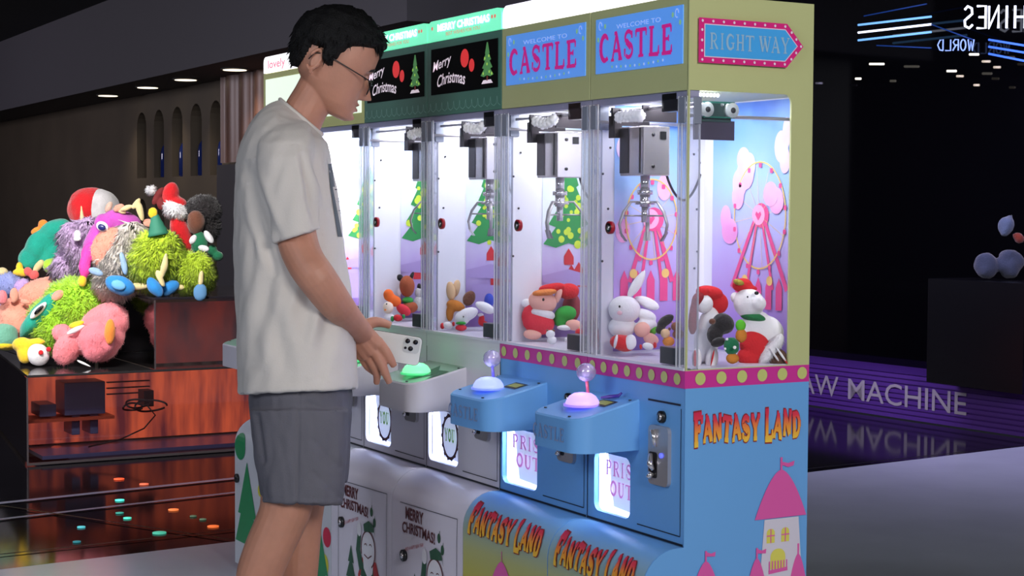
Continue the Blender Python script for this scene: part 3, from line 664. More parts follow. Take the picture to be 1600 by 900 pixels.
    mb = MB(); mb.tube([c0+Vector((0, 0, -.001)), c0+Vector((0, 0, .004))], .042, 28); mb.build('button_ring', mat('ring_glow_%d' % min(i, 2), bcol, rough=.3, emit=.55), shelf)
    l = D2.lights.new('button_lamp', 'POINT'); l.energy = .05; l.color = tuple(.25+.75*x for x in lin(bcol)); l.shadow_soft_size = .02
    lo = D2.objects.new('button_lamp', l); C.objects.link(lo); lo.parent = R; lo.location = c0+Vector((0, -.005, .05))
    if i < 2:
        jm = clearmat('clear_knob_%d' % i, (214, 200, 240), .38, .12)
        j0 = tp(bx+.004, byy+.012, .026)
        mb = MB(); mb.cyl(j0, j0+Vector((-.006, 0, .03)), .0035, 10); mb.build('joystick_stem', mat('stem_%d' % i, ((220, 100, 120), (120, 110, 220))[i], rough=.3), shelf)
        mb = MB(); mb.ell(j0+Vector((-.008, 0, .046)), (.022, .022, .021), n=20, m=14, fn=lambda q: 1+.02*math.sin(q.x*14)*math.sin(q.z*12)); kn = mb.build('joystick_knob', jm, shelf)
        mb = MB(); mb.ell(j0+Vector((-.008, 0, .046)), (.010, .010, .010), n=12, m=8, fn=lambda q: 1+.2*math.sin(q.x*12)*math.sin(q.z*12)); mb.build('joystick_core', mat('knob_core', (226, 206, 240), rough=.2, emit=.15), shelf)
        mb = MB(); q0 = (-.215, -.165)
        sxm = sx1-.062; 
        mb.add([tp(sxm-.03, -.072, .001), tp(sxm+.03, -.072, .001), tp(sxm+.03, -.034, .001), tp(sxm-.03, -.034, .001)], [(0, 1, 2, 3)]); mb.cur = 1
        mb.add([tp(sxm-.023, -.064, .0016), tp(sxm+.023, -.064, .0016), tp(sxm+.023, -.041, .0016), tp(sxm-.023, -.041, .0016)], [(0, 1, 2, 3)])
        mb.build('display', [mat('display_dark', (58, 64, 60), rough=.25), mat('display_green', (150, 156, 70), rough=.3, emit=.12)], shelf)
    else:
        mb = MB()
        for (a, b) in (((sx0+.03, -.05), (sx1-.02, -.02)), ((sx0+.1, -.03), (sx1-.05, -.12))): pass
        bl = [(sx0+.11, -.02), (sx0+.16, -.05), (sx1-.01, -.045), (sx1-.004, -.12), (sx0+.19, -.08), (sx0+.15, -.14), (sx0+.13, -.07)]
        mb.poly([bl], lambda a, b: tp(a, b, .0012)); mb.build('shelf_print', mat('dark_green_print', (40, 104, 66), rough=.25), shelf)
    mb = MB()
    if kind == 'castle': put_glyphs(mb, 'CASTLE', sx0+.018, sx1-.05, .713, .03, lambda a, b: (a, sy-.001, b)); mb.build('shelf_lettering', mat('letter_mauve', (132, 150, 190), rough=.5), shelf)
    mb = MB()
    for (a, b) in ((sx0+.02, sy+.03), (sx1-.05, sy+.012), (sx1-.015, -.015)): mb.cyl(tp(a, b, 0), tp(a, b, .002), .0035, 10)
    mb.build('shelf_screw', DKB, shelf)
    # coin mech and lock
    if i == 0: ox, oz, sc_ = -.085, .692, 1
    else: ox, oz, sc_ = -.085, .69, 1
    mb = MB(); mb.poly([rrect(ox-.037, ox+.037, oz-.064, oz+.064, .012, 4)], fmap(-.009), .009, (0, -1, 0)); coin = mb.build('coin_slot_plate', STEEL, R, bevel=.002)
    mb = MB(); mb.poly([rrect(ox-.033, ox-.002, oz-.05, oz+.006, .006, 4)], fmap(-.0096)); mb.build('coin_return_recess', mat('recess_dark', (46, 42, 44), rough=.3, metal=.6), coin)
    mb = MB(); mb.tube([(ox-.024, -.012, oz+.001), (ox-.016, -.018, oz-.02), (ox-.01, -.014, oz-.032)], [.006, .007, .004], 10); mb.tube([(ox-.02, -.012, oz-.04), (ox-.02, -.02, oz-.05)], [.008, .005], 8)
    mb.tube([(ox-.008, -.011, oz+.018), (ox-.014, -.013, oz+.055)], [.004, .007], 10); mb.build('coin_lever', CHROME, coin)
    mb = MB(); mb.cyl((ox+.014, -.012, oz+.002), (ox+.014, -.009, oz+.002), .0055, 12); mb.build('coin_light', mat('led_blue', (80, 90, 255), emit=1.6), coin)
    mb = MB(); mb.cyl((-.08, 0, .776), (-.08, -.008, .776), .013, 20); mb.cur = 1; mb.cyl((-.08, -.008, .776), (-.08, -.011, .776), .0075, 16); mb.cur = 0; mb.box(-.0815, -.0785, -.0125, -.011, .770, .782)
    mb.build('door_lock', [BLACKP, CHROME], R)
    # ---- foot print
    mp = bmapf()
    if kind == 'castle':
        zof = .427
        mb = MB(); mb2 = 0
        outlined(R, 'foot_lettering', [FANT_O, FANT_F], .10, .2, bmapf(.0036), bmapf(.0022), 'FANTASY LAND', -w+.030, -.033, .424, .052, jit=.1, gap=.06, seed=3, tall_first=True, arc=-.002)
        mb = MB(); local_dome(mb, -w/2-.005, .24, .17, .135, bmapf()); ribbon(mb, [(-w/2-.005, .37), (-w/2-.005, .40)], .003, .003, bmapf())
        for cx in (-w+.07, -.07): local_dome(mb, cx, .18, .09, .10, bmapf())
        mb.cur = 1
        mb.poly([[(-w/2-.075, .08), (-w/2+.065, .08), (-w/2+.065, .24), (-w/2-.075, .24)]], bmapf()); 
        mb.build('foot_castle_print', [PINK, CREAM], R)
    elif kind == 'xmas':
        mb = MB(); o_ = -w+.0
        DKR = mat('print_dark_red', (92, 28, 36), rough=.5)
        mb.cur = 0
        z_m, z_c = .392, .352
        put_text(mb, 'MERRY', -w+.088, -w+.195, z_m, .030, mp, bold=.035); put_text(mb, 'CHRISTMAS!', -w+.068, -w+.262, z_c, .027, mp, bold=.03, arc=.004)
        mb.cur = 1; put_text(mb, 'AND A HAPPY NEW YEAR', -w+.085, -w+.195, z_c-.05, .010, mp, slant=.032); mb.cur = 2
        for (a, b) in ((-w+.285, .372), (-w+.305, .345)): mb.poly([circ(a, b, .009, 12, .013)], mp); ribbon(mb, [(a, b), (a+.004, b+.02)], .002, .002, mp)
        mb.poly([[(-w+.10, .12), (-w+.19, .12), (-w+.165, .16), (-w+.178, .16), (-w+.155, .205), (-w+.165, .205), (-w+.145, .255), (-w+.125, .205), (-w+.135, .205), (-w+.112, .16), (-w+.125, .16)]], mp)
        # santa waving
        so = -w+.27
        mb.cur = 3; mb.poly([[(so-.055, .08), (so+.075, .08), (so+.085, .17), (so+.045, .235), (so-.045, .235), (so-.075, .18)]], mp)
        mb.cur = 2; mb.poly([[(so-.05, .10), (so+.035, .10), (so+.03, .21), (so-.035, .228), (so-.055, .19)]], lambda a, b: bmapf(.0018)(a, b))
        ribbon(mb, [(so-.05, .2), (so-.075, .25), (so-.066, .30)], .034, .022, bmapf(.0018))
        mb.cur = 4; mb.poly([circ(so-.066, .310, .015, 14, .02)], bmapf(.0022)); mb.poly([circ(so-.004, .262, .045, 22, .052)], bmapf(.0022)); mb.poly([[(so-.045, .27), (so+.04, .28), (so+.025, .20), (so-.002, .178), (so-.034, .205)]], bmapf(.0024))
        mb.poly([[(so-.07, .16), (so-.055, .182), (so+.03, .12), (so+.015, .098)]], bmapf(.0024))
        mb.cur = 0
        ribbon(mb, arcp(so-.004, .262, .046, .053, -60, 200, 20), .005, .005, bmapf(.0028)); ribbon(mb, [(so-.03, .245), (so-.004, .238), (so+.02, .25)], .004, .004, bmapf(.0028)); ribbon(mb, arcp(so-.02, .272, .008, .005, 0, 180, 6), .003, .003, bmapf(.0028)); ribbon(mb, arcp(so+.012, .275, .008, .005, 0, 180, 6), .003, .003, bmapf(.0028))
        mb.cur = 2; mb.poly([[(so-.03, .31), (so+.035, .318), (so+.045, .302), (so+.03, .336), (so-.0, .345), (so-.035, .330)]], bmapf(.003))
        # panel outline
        mb.cur = 5
        def ln(x0, z0, x1, z1): ribbon(mb, [(x0+(x1-x0)*t, z0+(z1-z0)*t) for t in np.linspace(0, 1, 8)], .002, .002, mp)
        ln(-w+.055, .06, -w+.055, .43 if i == 3 else .05+.01); ln(-w+.055, .43, -.03, .438); ln(-.03, .06, -.03, .438)
        mb.build('foot_print', [DKR, mat('print_soft_red', (190, 90, 100), rough=.5), mat('print_dark_green', (36, 84, 58), rough=.5), mat('print_santa_red', (176, 40, 44), rough=.5), mat('print_white', (226, 224, 230), rough=.5), mat('outline_grey', (88, 84, 96), rough=.5)], R)
        mb = MB(); lx = -w+.082; lz = .31 if i == 3 else .29; mb.cyl((lx, -P_B, lz), (lx, -P_B-.008, lz), .016, 20); mb.cur = 1; mb.cyl((lx, -P_B-.008, lz), (lx, -P_B-.011, lz), .008, 14); mb.build('foot_lock', [BLACKP, CHROME], R)
    else:
        mb = MB(); mb.cur = 0
        for (cx, z0, s) in ((-.09, .05, 1), (-w+.12, .1, 1.2)):
            mb.poly([[(cx-.09*s, z0), (cx+.09*s, z0), (cx+.05*s, z0+.08*s), (cx+.07*s, z0+.08*s), (cx, z0+.23*s), (cx-.07*s, z0+.08*s), (cx-.05*s, z0+.08*s)]], mp)
        mb.poly([circ(-w+.055, .42, .05, 16, .045)], mp)
        mb.cur = 1; mb.poly([circ(-.03, .245, .03)], mp); mb.poly([circ(-.13, .20, .02)], mp)
        mb.cur = 2; mb.poly([circ(-.05, .16, .032)], mp); mb.poly([circ(-.17, .3, .02)], mp)
        mb.build('foot_print', [mat('leaf_green', (24, 140, 84), rough=.4), mat('print_crimson', (206, 40, 74), rough=.5), mat('print_sun_yellow', (216, 210, 60), rough=.5)], R)
        mb = MB(); mb.cyl((-w+.03, -P_B, .31), (-w+.03, -P_B-.008, .31), .015, 18); mb.build('foot_lock', BLACKP, R)
    # ---- header
    hx0, hx1 = xb+.001, xa-.001
    mb = MB(); mb.box(xb, xa, 0, DEP, Z_HB, Z_TOP); hd = mb.build('header_box', head, R, bevel=.001)
    mb = MB()
    mb.box(xb, xa, .006, .03, Z_HB-.016, Z_HB); mb.build('lamp_rail', mat('lamp_rail_lilac', (168, 166, 190), rough=.4), R)
    # light box on top, rounded at its upper corners
    lbm = {'castle': mat('lightbox_white', (240, 236, 255), emit=1.3), 'xmas': mat('lightbox_green', (120, 238, 190), emit=.78), 'tree': mat('lightbox_warm', (250, 248, 250), emit=1.2)}[kind]
    mb = MB(); mb.poly([rrect(hx0+.001, hx1-.001, Z_TOP+.002, Z_TOP+.056, .02, 5, corners=(0, 1, 1, 0))], fmap(0), .05, (0, -1, 0))
    lb = mb.build('light_box', lbm, R)
    mb = MB()
    if kind == 'castle': put_glyphs(mb, 'FANTASY LAND', hx0+.06, hx1-.06, Z_TOP+.016, .026, fmap(-.002)); mb.build('light_box_lettering', mat('lb_letter', (252, 246, 255), emit=1.6), lb)
    elif kind == 'xmas':
        put_text(mb, 'MERRY CHRISTMAS', hx0+.06, hx1-.06, Z_TOP+.026, .018, fmap(-.002), bold=.03); mb.cur = 1
        put_text(mb, 'BEST WISHES FOR YOU', hx0+.11, hx1-.11, Z_TOP+.011, .009, fmap(-.002)); 
        for a in (hx0+.03, hx1-.03, hx1-.045): mb.poly([circ(a, Z_TOP+.036, .005)], fmap(-.002))
        mb.build('light_box_lettering', [mat('lb_letter', (252, 246, 255), emit=1.6), mat('lb_red', (236, 120, 110), emit=.6)], lb)
    else: put_text(mb, 'lovely', hx0+.045, hx0+.20, Z_TOP+.016, .026, fmap(-.002), bold=.02); mb.build('light_box_lettering', mat('lb_pink', (240, 130, 150), emit=.9), lb)
    # header sign panel
    sx_0, sx_1 = -w+.026, -.019
    if kind == 'castle':
        mb = MB(); mb.poly([[(sx_0, 1.524), (sx_1, 1.524), (sx_1, 1.646), (sx_0, 1.646)]], fmap(-.002), .002, (0, -1, 0)); mb.cur = 1
        mp2 = fmap(-.0028)
        for (a, b) in ((sx_0+.02, 1.63), (sx_1-.02, 1.63)): ribbon(mb, arcp(a, b, .006, .009, 0, 300, 8), .003, .002, mp2)
        put_text(mb, 'WELCOME TO', sx_0+.085, sx_1-.08, 1.618, .010, mp2)
        for q in range(12): mb.cur = 1 if q % 2 else 3; mb.poly([circ(sx_0+.07+q*(sx_1-sx_0-.14)/11, 1.536+.003*math.sin(q/11*math.pi)*-1, .0032, 8)], mp2)
        mb.cur = 3
        for (a, b) in ((sx_0+.04, 1.628), (sx_1-.035, 1.628), (sx_1-.008, 1.61), (sx_0+.012, 1.60)): mb.poly([circ(a, b, .0045, 8, .006)], mp2)
        sp = mb.build('header_sign', [mat('sign_blue', (104, 170, 255), rough=.3, emit=.32, ecol=(96, 160, 255)), mat('sign_pale', (190, 214, 255), rough=.4, emit=.3), mat('sign_magenta', (224, 40, 150), rough=.4, emit=.25), mat('sign_green', (150, 206, 160), rough=.4, emit=.25)], R)
        mb = MB(); put_glyphs(mb, 'CASTLE', sx_0+.018, sx_1-.034, 1.547, .062, fmap(-.0034), grow=.03, gap=.1, jit=.02, arc=.003); mb.build('sign_lettering', mat('sign_magenta', (1, 1, 1)), sp)
    elif kind == 'xmas':
        mb = MB(); mp2 = fmap(-.0028); mb.poly([[(sx_0, 1.524), (sx_1, 1.524), (sx_1, 1.646), (sx_0, 1.646)]], fmap(-.002), .002, (0, -1, 0))
        sp = mb.build('header_sign', mat('sign_black', (5, 5, 6), rough=.7, spec=.1), R)
        mb = MB(); W = sx_1-sx_0
        def script(word, x0, x1, z, h, sl=0, ar=0):
            v, f, _ = text2d(word, .012); 
            Wd = max(a for a, b in v)
            out = []
            for a, b in v:
                t = a/Wd; out.append(mp2(x0+(x1-x0)*t+b*h*.22, z+b*h+sl*t+ar*4*t*(1-t)))
            mb.add(out, f)
        mb.cur = 0; script('Merry', sx_0+.012, sx_0+.115, 1.585, .026, .018); script('Christmas', sx_0+.035, sx_0+.195, 1.541, .030, .0, .010)
        mb.cur = 1; mb.poly([circ(sx_0+W*.53, 1.609, .023, 20, .024)], mp2); mb.poly([circ(sx_0+W*.635, 1.588, .015, 16, .017)], mp2); ribbon(mb, arcp(sx_0+W*.53, 1.609, .012, .012, 0, 300, 10), .003, .003, fmap(-.0034))
        cx = sx_0+W*.86; mb.cur = 2
        for (z0, z1, wd) in ((1.553, 1.585, .034), (1.572, 1.603, .027), (1.592, 1.62, .02), (1.608, 1.64, .012)): mb.poly([[(cx-wd, z0+.004), (cx-wd*.5, z0), (cx, z0+.004), (cx+wd*.5, z0), (cx+wd, z0+.004), (cx+.003, z1), (cx-.003, z1)]], mp2)
        mb.cur = 3
        for (a, b) in ((-.02, 1.562), (.012, 1.565), (.0, 1.585), (-.012, 1.6), (.01, 1.605), (.025, 1.56)): mb.poly([circ(cx+a, b, .004, 8)], fmap(-.0034))
        mb.cur = 4; mb.box(cx-.003, cx+.003, -.0034, -.0024, 1.543, 1.555)
        mb.cur = 0; mb.poly([[(cx-.03, 1.536), (cx+.03, 1.536), (cx+.02, 1.545), (cx-.02, 1.545)]], mp2)
        mb.build('sign_lettering', [mat('chalk_white', (238, 220, 232), rough=.5, emit=.5), mat('bauble_red', (220, 50, 52), rough=.5, emit=.5), mat('fir_green', (84, 150, 84), rough=.5, emit=.3), mat('spark_lime', (176, 220, 90), rough=.5, emit=.4), mat('trunk_brown', (120, 50, 40), rough=.5, emit=.2)], sp)
        mb = MB(); n = 12
        for q in range(n):
            a0 = sx_0-.02+q*(W+.035)/n; a1 = a0+(W+.035)/n; am = (a0+a1)/2
            ribbon(mb, [(a0, 1.478), (am-.004, 1.484), (am, 1.502)], .0012, .0012, fmap(-.0015)); ribbon(mb, [(am, 1.502), (am+.004, 1.484), (a1, 1.478)], .0012, .0012, fmap(-.0015))
        mb.build('header_scallops', mat('scallop_pale', (150, 200, 186), rough=.4), R)
    else:
        mb = MB(); mb.poly([[(sx_0, 1.50), (sx_1, 1.50), (sx_1, 1.646), (sx_0, 1.646)]], fmap(-.002), .002, (0, -1, 0)); mb.build('header_sign', mat('sign_pale_green', (232, 246, 226), rough=.3, emit=.75), R)
    # ---- cabin: back wall, left partition, floor, posters
    mb = MB(); mb.box(xb, xa, DEP-.012, DEP, Z_MT, Z_HB); mb.box(xb, xb+.006, .03, DEP-.012, Z_MT, Z_HB); mb.build('cabin_wall', WHITEPL, R)
    mb = MB(); mb.box(xb, xa, .0, DEP, Z_MT-.0, Z_MT+.004); 
    if i: pass
    mb.build('prize_deck', mat('deck_white', (214, 212, 226), rough=.35), R)
    tree = kind != 'castle' or i == 1
    # left partition poster
    mb = MB(); X = xb+.0075; py0, py1 = (.062, .262) if i == 0 else ((.115, .27) if i < 4 else (.1, .3))
    mb.add([(X, py0, Z_MT+.01), (X, py1, Z_MT+.01), (X, py1, Z_HB-.01), (X, py0, Z_HB-.01)], [(0, 1, 2, 3)])
    poster = mb.build('side_poster', TREEBG if tree else SKY, R)
    mpP = lambda a, b, e=0: (X+.001+e, a, b)
    mb = MB()
    if not tree:
        mb.cur = 3; balloons(mb, mpP, ((.09, 1.36, .024, .03), (.085, 1.17, .02, .028), (.2, 1.27, .02, .03)))
        ferris(mb, mpP, .165, 1.196, .072, .06, 1.05)
        mb.build('poster_print', [P_PINK, P_GOLD, P_LPINK, P_BAL], poster)
    else:
        rn = random.Random(i); mb.cur = 0
        pc = (py0+py1)/2
        for (z0, z1, wd) in ((1.12, 1.21, .075), (1.17, 1.26, .06), (1.22, 1.31, .045), (1.27, 1.35, .03)): mb.poly([[(pc-wd, z0+.01), (pc-wd*.5, z0), (pc, z0+.012), (pc+wd*.5, z0), (pc+wd, z0+.01), (pc+.005, z1), (pc-.005, z1)]], mpP)
        mb.cur = 1
        for q in range(26):
            z = rn.uniform(1.12, 1.3); hw = .07*(1.36-z)/.24; mb.poly([circ(pc+rn.uniform(-hw, hw), z, rn.uniform(.005, .011), 10)], lambda a, b: mpP(a, b, .0006))
        mb.cur = 2
        for q in range(5): a = rn.uniform(py0+.02, py1-.02); z = rn.uniform(1.0, 1.08); mb.poly([[(a-.014, z), (a+.014, z), (a+.014, z+.02), (a, z+.04), (a-.014, z+.02)]], lambda a, b: mpP(a, b, .0006))
        mb.cur = 3; mb.poly([[(py0, 1.03), (py1, 1.02), (py1, 1.045), (pc, 1.065), (py0, 1.05)]], lambda a, b: mpP(a, b, .0012)); mb.poly([[(py0+.02, .93), (py1-.01, .93), (py1-.01, 1.01), (py0+.02, 1.01)]], mpP)
        mb.build('poster_print', [P_GRN, P_YG, P_RED, P_VIO], poster)
    mb = MB()
    for (a, b) in ((.30, 1.36), (.302, 1.33), (.285, 1.35), (.295, 1.22), (.29, 1.08), (.298, 1.12)): mb.cyl((X, a, b), (X+.002, a, b), .0028, 8)
    for (a, b) in ((.03, 1.3), (.045, 1.22), (.03, 1.1), (.05, 1.36)): mb.cyl((X, a, b), (X+.002, a, b), .0028, 8)
    mb.build('wall_screw', DKB, R)
    if i == 0:
        Yb = DEP-.0135
        mb = MB(); mb.add([(-.34, Yb, Z_MT+.01), (-.052, Yb, Z_MT+.01), (-.052, Yb, Z_HB-.003), (-.34, Yb, Z_HB-.003)], [(0, 1, 2, 3)]); po = mb.build('back_poster', SKY, R)
        mpB = lambda a, b, e=0: (a, Yb-.001-e, b)
        mb = MB(); mb.cur = 3; balloons(mb, mpB, ((-.222, 1.335, .024, .028), (-.200, 1.32, .022, .03), (-.215, 1.30, .032, .035), (-.235, 1.28, .026, .034), (-.085, 1.36, .024, .036), (-.072, 1.33, .018, .03), (-.067, 1.39, .014, .035), (-.24, 1.25, .022, .03), (-.12, 1.255, .026, .028), (-.10, 1.24, .026, .03), (-.27, 1.17, .03, .03), (-.285, 1.2, .02, .03)))
        ferris(mb, mpB, -.160, 1.207, .093, .10, 1.04); mb.build('poster_print', [P_PINK, P_GOLD, P_LPINK, P_BAL], po)
        # side frame of the row's end
        mb = MB(); x = 0
        op = rrect(.004, .272, Z_MT+.002, Z_HB, .018, 5, corners=(0, 1, 0, 0))
        mb.poly([[(-.0, Z_MT), (DEP, Z_MT), (DEP, Z_TOP), (-.0, Z_TOP)], op[::-1]], lambda a, b: (.0015, a, b), .005, (1, 0, 0)); mb.build('side_frame', OLIVE, R)
        mb = MB(); mb.add([(-.001, .004, Z_MT), (-.001, .275, Z_MT), (-.001, .275, Z_HB), (-.001, .004, Z_HB)], [(0, 1, 2, 3)]); mb.build('side_pane', PANE, R)
        # side print
        mS = lambda e=.002: (lambda a, b: (e, a, b))
        pts = [(y, z) for y, z in prof if 1]; 
        mb = MB(); mb.poly([[(0, .02), (-P_B, .02)]+[(-P_B, zc)]+[(-(P_B-R_B)-R_B*math.cos(a), zc+R_B*math.sin(a)) for a in np.linspace(.1, math.pi/2, 9)]+[(0, Z_BB), (0, Z_MB), (DEP, Z_MB), (DEP, .02)]], mS(.0012), .002, (1, 0, 0)); mb.build('side_panel', BLUE, R)
        mb = MB(); put_glyphs(mb, 'FANTASY LAND', .02, .308, .728, .052, mS(.0026), grow=.22, jit=.12, gap=.06, seed=5, tall_first=True); mb.cur = 1
        put_glyphs(mb, 'FANTASY LAND', .02, .308, .728, .052, mS(.0034), grow=.12, jit=.12, gap=.06, seed=5, tall_first=True); mb.build('side_lettering', [FANT_O, FANT_S], R)
        mb = MB(); mp2 = mS(.0028); mp3 = mS(.0034)
        mb.cur = 1; mb.poly([[(.196, .36), (.322, .36), (.306, .548), (.212, .548)]], mp2)
        mb.cur = 0; local_dome(mb, .256, .55, .142, .105, mp3); ribbon(mb, [(.256, .65), (.256, .682)], .005, .006, mp3); mb.poly([[(.258, .672), (.275, .668), (.292, .672), (.290, .662), (.275, .659), (.258, .665)]], mp3)
        for (cx, wd, tz) in ((.056, .075, .474), (.192, .055, .467), (.306, .05, .466)): 
            local_dome(mb, cx, tz-.07, wd, .07, mp3); ribbon(mb, [(cx, tz-.01), (cx, tz+.022)], .004, .005, mp3); 
            if cx < .3: mb.poly([[(cx, tz+.02), (cx+.013, tz+.015), (cx+.025, tz+.018), (cx+.024, tz+.008), (cx, tz+.01)]], mp3)
            mb.cur = 1; mb.poly([[(cx-wd*.38, tz-.2), (cx+wd*.38, tz-.2), (cx+wd*.34, tz-.07), (cx-wd*.34, tz-.07)]], mS(.0030)); mb.cur = 0
        mb.cur = 2
        for cx in (.229, .269): mb.poly([rrect(cx-.011, cx+.011, .496, .527, .009, 4, corners=(0, 1, 1, 0))], mp3)
        mb.poly([rrect(.229, .27, .438, .482, .018, 5, corners=(0, 1, 1, 0))], mp3)
        mb.cur = 0
        for cx in (.229, .269): ribbon(mb, [(cx, .496), (cx, .527)], .0025, .0025, mS(.0038)); ribbon(mb, [(cx-.011, .512), (cx+.011, .512)], .0025, .0025, mS(.0038))
        ribbon(mb, [(.224, .432), (.276, .436)], .008, .008, mS(.0038))
        for q in range(7): ribbon(mb, [(.226+q*.008, .434), (.226+q*.008, .456)], .003, .003, mS(.0038))
        mb.build('side_castle_print', [PINK, CREAM, YEL], R)
        # arrow sign
        mb = MB(); ar = [(.020, 1.525), (.251, 1.525), (.296, 1.5715), (.251, 1.618), (.020, 1.618)]
        ar2 = [(.032, 1.537), (.246, 1.537), (.280, 1.5715), (.246, 1.606), (.032, 1.606)]; ar3 = [(.034, 1.539), (.245, 1.539), (.277, 1.5715), (.245, 1.604), (.034, 1.604)]
        X0 = .0068
        mb.poly([ar], lambda a, b: (X0+.003, a, b), .003, (1, 0, 0)); mb.cur = 1; mb.poly([ar2], lambda a, b: (X0+.0036, a, b)); mb.cur = 2; mb.poly([ar3], lambda a, b: (X0+.0042, a, b))
        mb.cur = 1
        for q in range(9):
            for z in (1.5312, 1.6118): mb.poly([circ(.027+q*.0272, z, .003, 8)], lambda a, b: (X0+.0042, a, b))
        for z in (1.55, 1.5715, 1.593): mb.poly([circ(.026, z, .003, 8)], lambda a, b: (X0+.0042, a, b))
        for (a, b) in ((.259, 1.543), (.272, 1.557), (.285, 1.5715), (.272, 1.586), (.259, 1.600)): mb.poly([circ(a+.003, b, .003, 8)], lambda a, b: (X0+.0042, a, b))
        mb.cur = 3; put_glyphs(mb, 'RIGHT WAY', .044, .256, 1.554, .034, lambda a, b: (X0+.005, a, b), gap=.1)
        mb.build('arrow_sign', [mat('arrow_magenta', (222, 40, 130), rough=.4), mat('arrow_dots', (240, 214, 236), rough=.4), mat('arrow_blue', (72, 170, 240), rough=.4), mat('arrow_letters', (150, 190, 220), rough=.4)], R)
        # motor plate with two pulleys
        mb = MB(); mb.box(-.03, -.024, .035, .139, 1.367, 1.408); mp_ = mb.build('motor_plate', mat('plate_dark', (92, 86, 104), rough=.3, metal=.2), R)
        mb = MB(); mb.box(-.03, -.022, .05, .128, 1.405, 1.446); mb.build('pulley_bracket', mat('bracket_dark_green', (62, 84, 84), rough=.4), mp_)
        for yy in (.058, .124):
            mb = MB(); mb.cyl((-.022, yy, 1.43), (-.010, yy, 1.43), .016, 24); mb.cur = 1; mb.cyl((-.010, yy, 1.43), (-.008, yy, 1.43), .006, 14); mb.build('pulley', [mat('pulley_white', (206, 214, 214), rough=.4), DKB], mp_)
        mb = MB(); mb.box(-.018, -.012, .05, .13, 1.4445, 1.4475); mb.box(-.018, -.012, .05, .13, 1.413, 1.416); mb.build('drive_belt', mat('belt_green', (40, 120, 104), rough=.5), mp_)
    # front pane and clear posts at both front corners, with grey clamps
    mb = MB(); mb.add([(xb+.02, .004, Z_MT+.006), (xa-.02, .004, Z_MT+.006), (xa-.02, .004, Z_HB), (xb+.02, .004, Z_HB)], [(0, 1, 2, 3)]); mb.build('front_pane', PANE, R)
    for sgn, x0 in ((1, xb), (-1, xa)):
        a, b = (x0, x0+.034) if sgn > 0 else (x0-.034, x0)
        mb = MB(); mb.box(a, b, .001, .0035, Z_MT, Z_HB-.012)
        mb.box(a if sgn > 0 else b-.0035, (a+.0035) if sgn > 0 else b, .001, .034, Z_MT, Z_HB-.012)
        mb.cur = 1
        for q in (a, (a+b)/2-.004, b-.0025): mb.box(q, q+.0025, -.0008, .001, Z_MT, Z_HB-.012)
        for q in ((a if sgn > 0 else b-.003),): mb.box(q, q+.003, .031, .034, Z_MT, Z_HB-.012)
        ps = mb.build('corner_post', [ACR, ACRE], R)
        mb = MB(); mb.box((a+b)/2-.011, (a+b)/2+.011, -.003, .001, Z_HB-.068, Z_HB-.014)
        if i == 0 and sgn < 0: mb.box(-.0012, .002, .014, .034, Z_HB-.07, Z_HB-.014)
        elif sgn > 0: mb.box(a+.004, a+.010, .02, .045, Z_HB-.068, Z_HB-.014)
        mb.build('post_clamp', GREYB, ps, bevel=.001)
    mb = MB(); lx = xb+.145
    mb.cyl((lx-.055, .002, 1.178), (lx-.055, -.006, 1.178), .0145, 20); mb.cur = 1; mb.cyl((lx-.055, -.006, 1.178), (lx-.055, -.0075, 1.178), .0105, 16); mb.cur = 2; mb.cyl((lx-.055, -.0075, 1.178), (lx-.055, -.0085, 1.178), .005, 12); mb.build('cam_lock', [REDM, BLACKP, CHROME], R)
    mb = MB(); mb.box(-.106, -.048, .006, .03, 1.427, Z_HB-.001); mb.build('sensor_box', mat('sensor_black', (26, 26, 36), rough=.3), R, bevel=.002)
    mb = MB(); mb.box(-.104, -.046, .006, .034, .889, .926); mb.build('lock_box', mat('lock_box_grey', (92, 96, 102), rough=.35, metal=.5), R, bevel=.002)
    # LED strips under the header
    mb = MB()
    for q in range(14 if i < 4 else 4):
        x = -.03-q*(w-.06)/13; mb.ell((x, .036, Z_HB-.006), (.006, .006, .004), n=8, m=5)
    if i == 0:
        for q in range(9): mb.ell((-.008, .01+q*.009, Z_HB-.008), (.004, .003, .004), n=8, m=5)
    mb.build('led_strip', LED, R)
    l = D2.lights.new('cabin_lamp', 'AREA'); l.shape = 'RECTANGLE'; l.size = w-.05; l.size_y = .16; l.energy = (3.4, 3.2, 3.2, 3.6, 7, 3)[i]; l.color = (.93, .93, 1)
    lo = D2.objects.new('cabin_lamp', l); C.objects.link(lo); lo.parent = R; lo.location = (-w/2, .12, Z_HB-.004); lo.rotation_euler = (0.12, 0, 0)
    ccx, ccy, pose = ((-.262, .072, 20), (-.611-xr+.0, .06, 60), (-.965-xr, .06, 95), (-1.30-xr, .06, 140), (-.2, .1, 0), (-.2, .1, 30))[i]
    if i < 4: claw_unit(R, ccx, ccy, w, pose)
    return R
mat('sign_magenta', (224, 40, 150), rough=.4, emit=.25)
MACHINES = [make_machine(i) for i in range(6)]
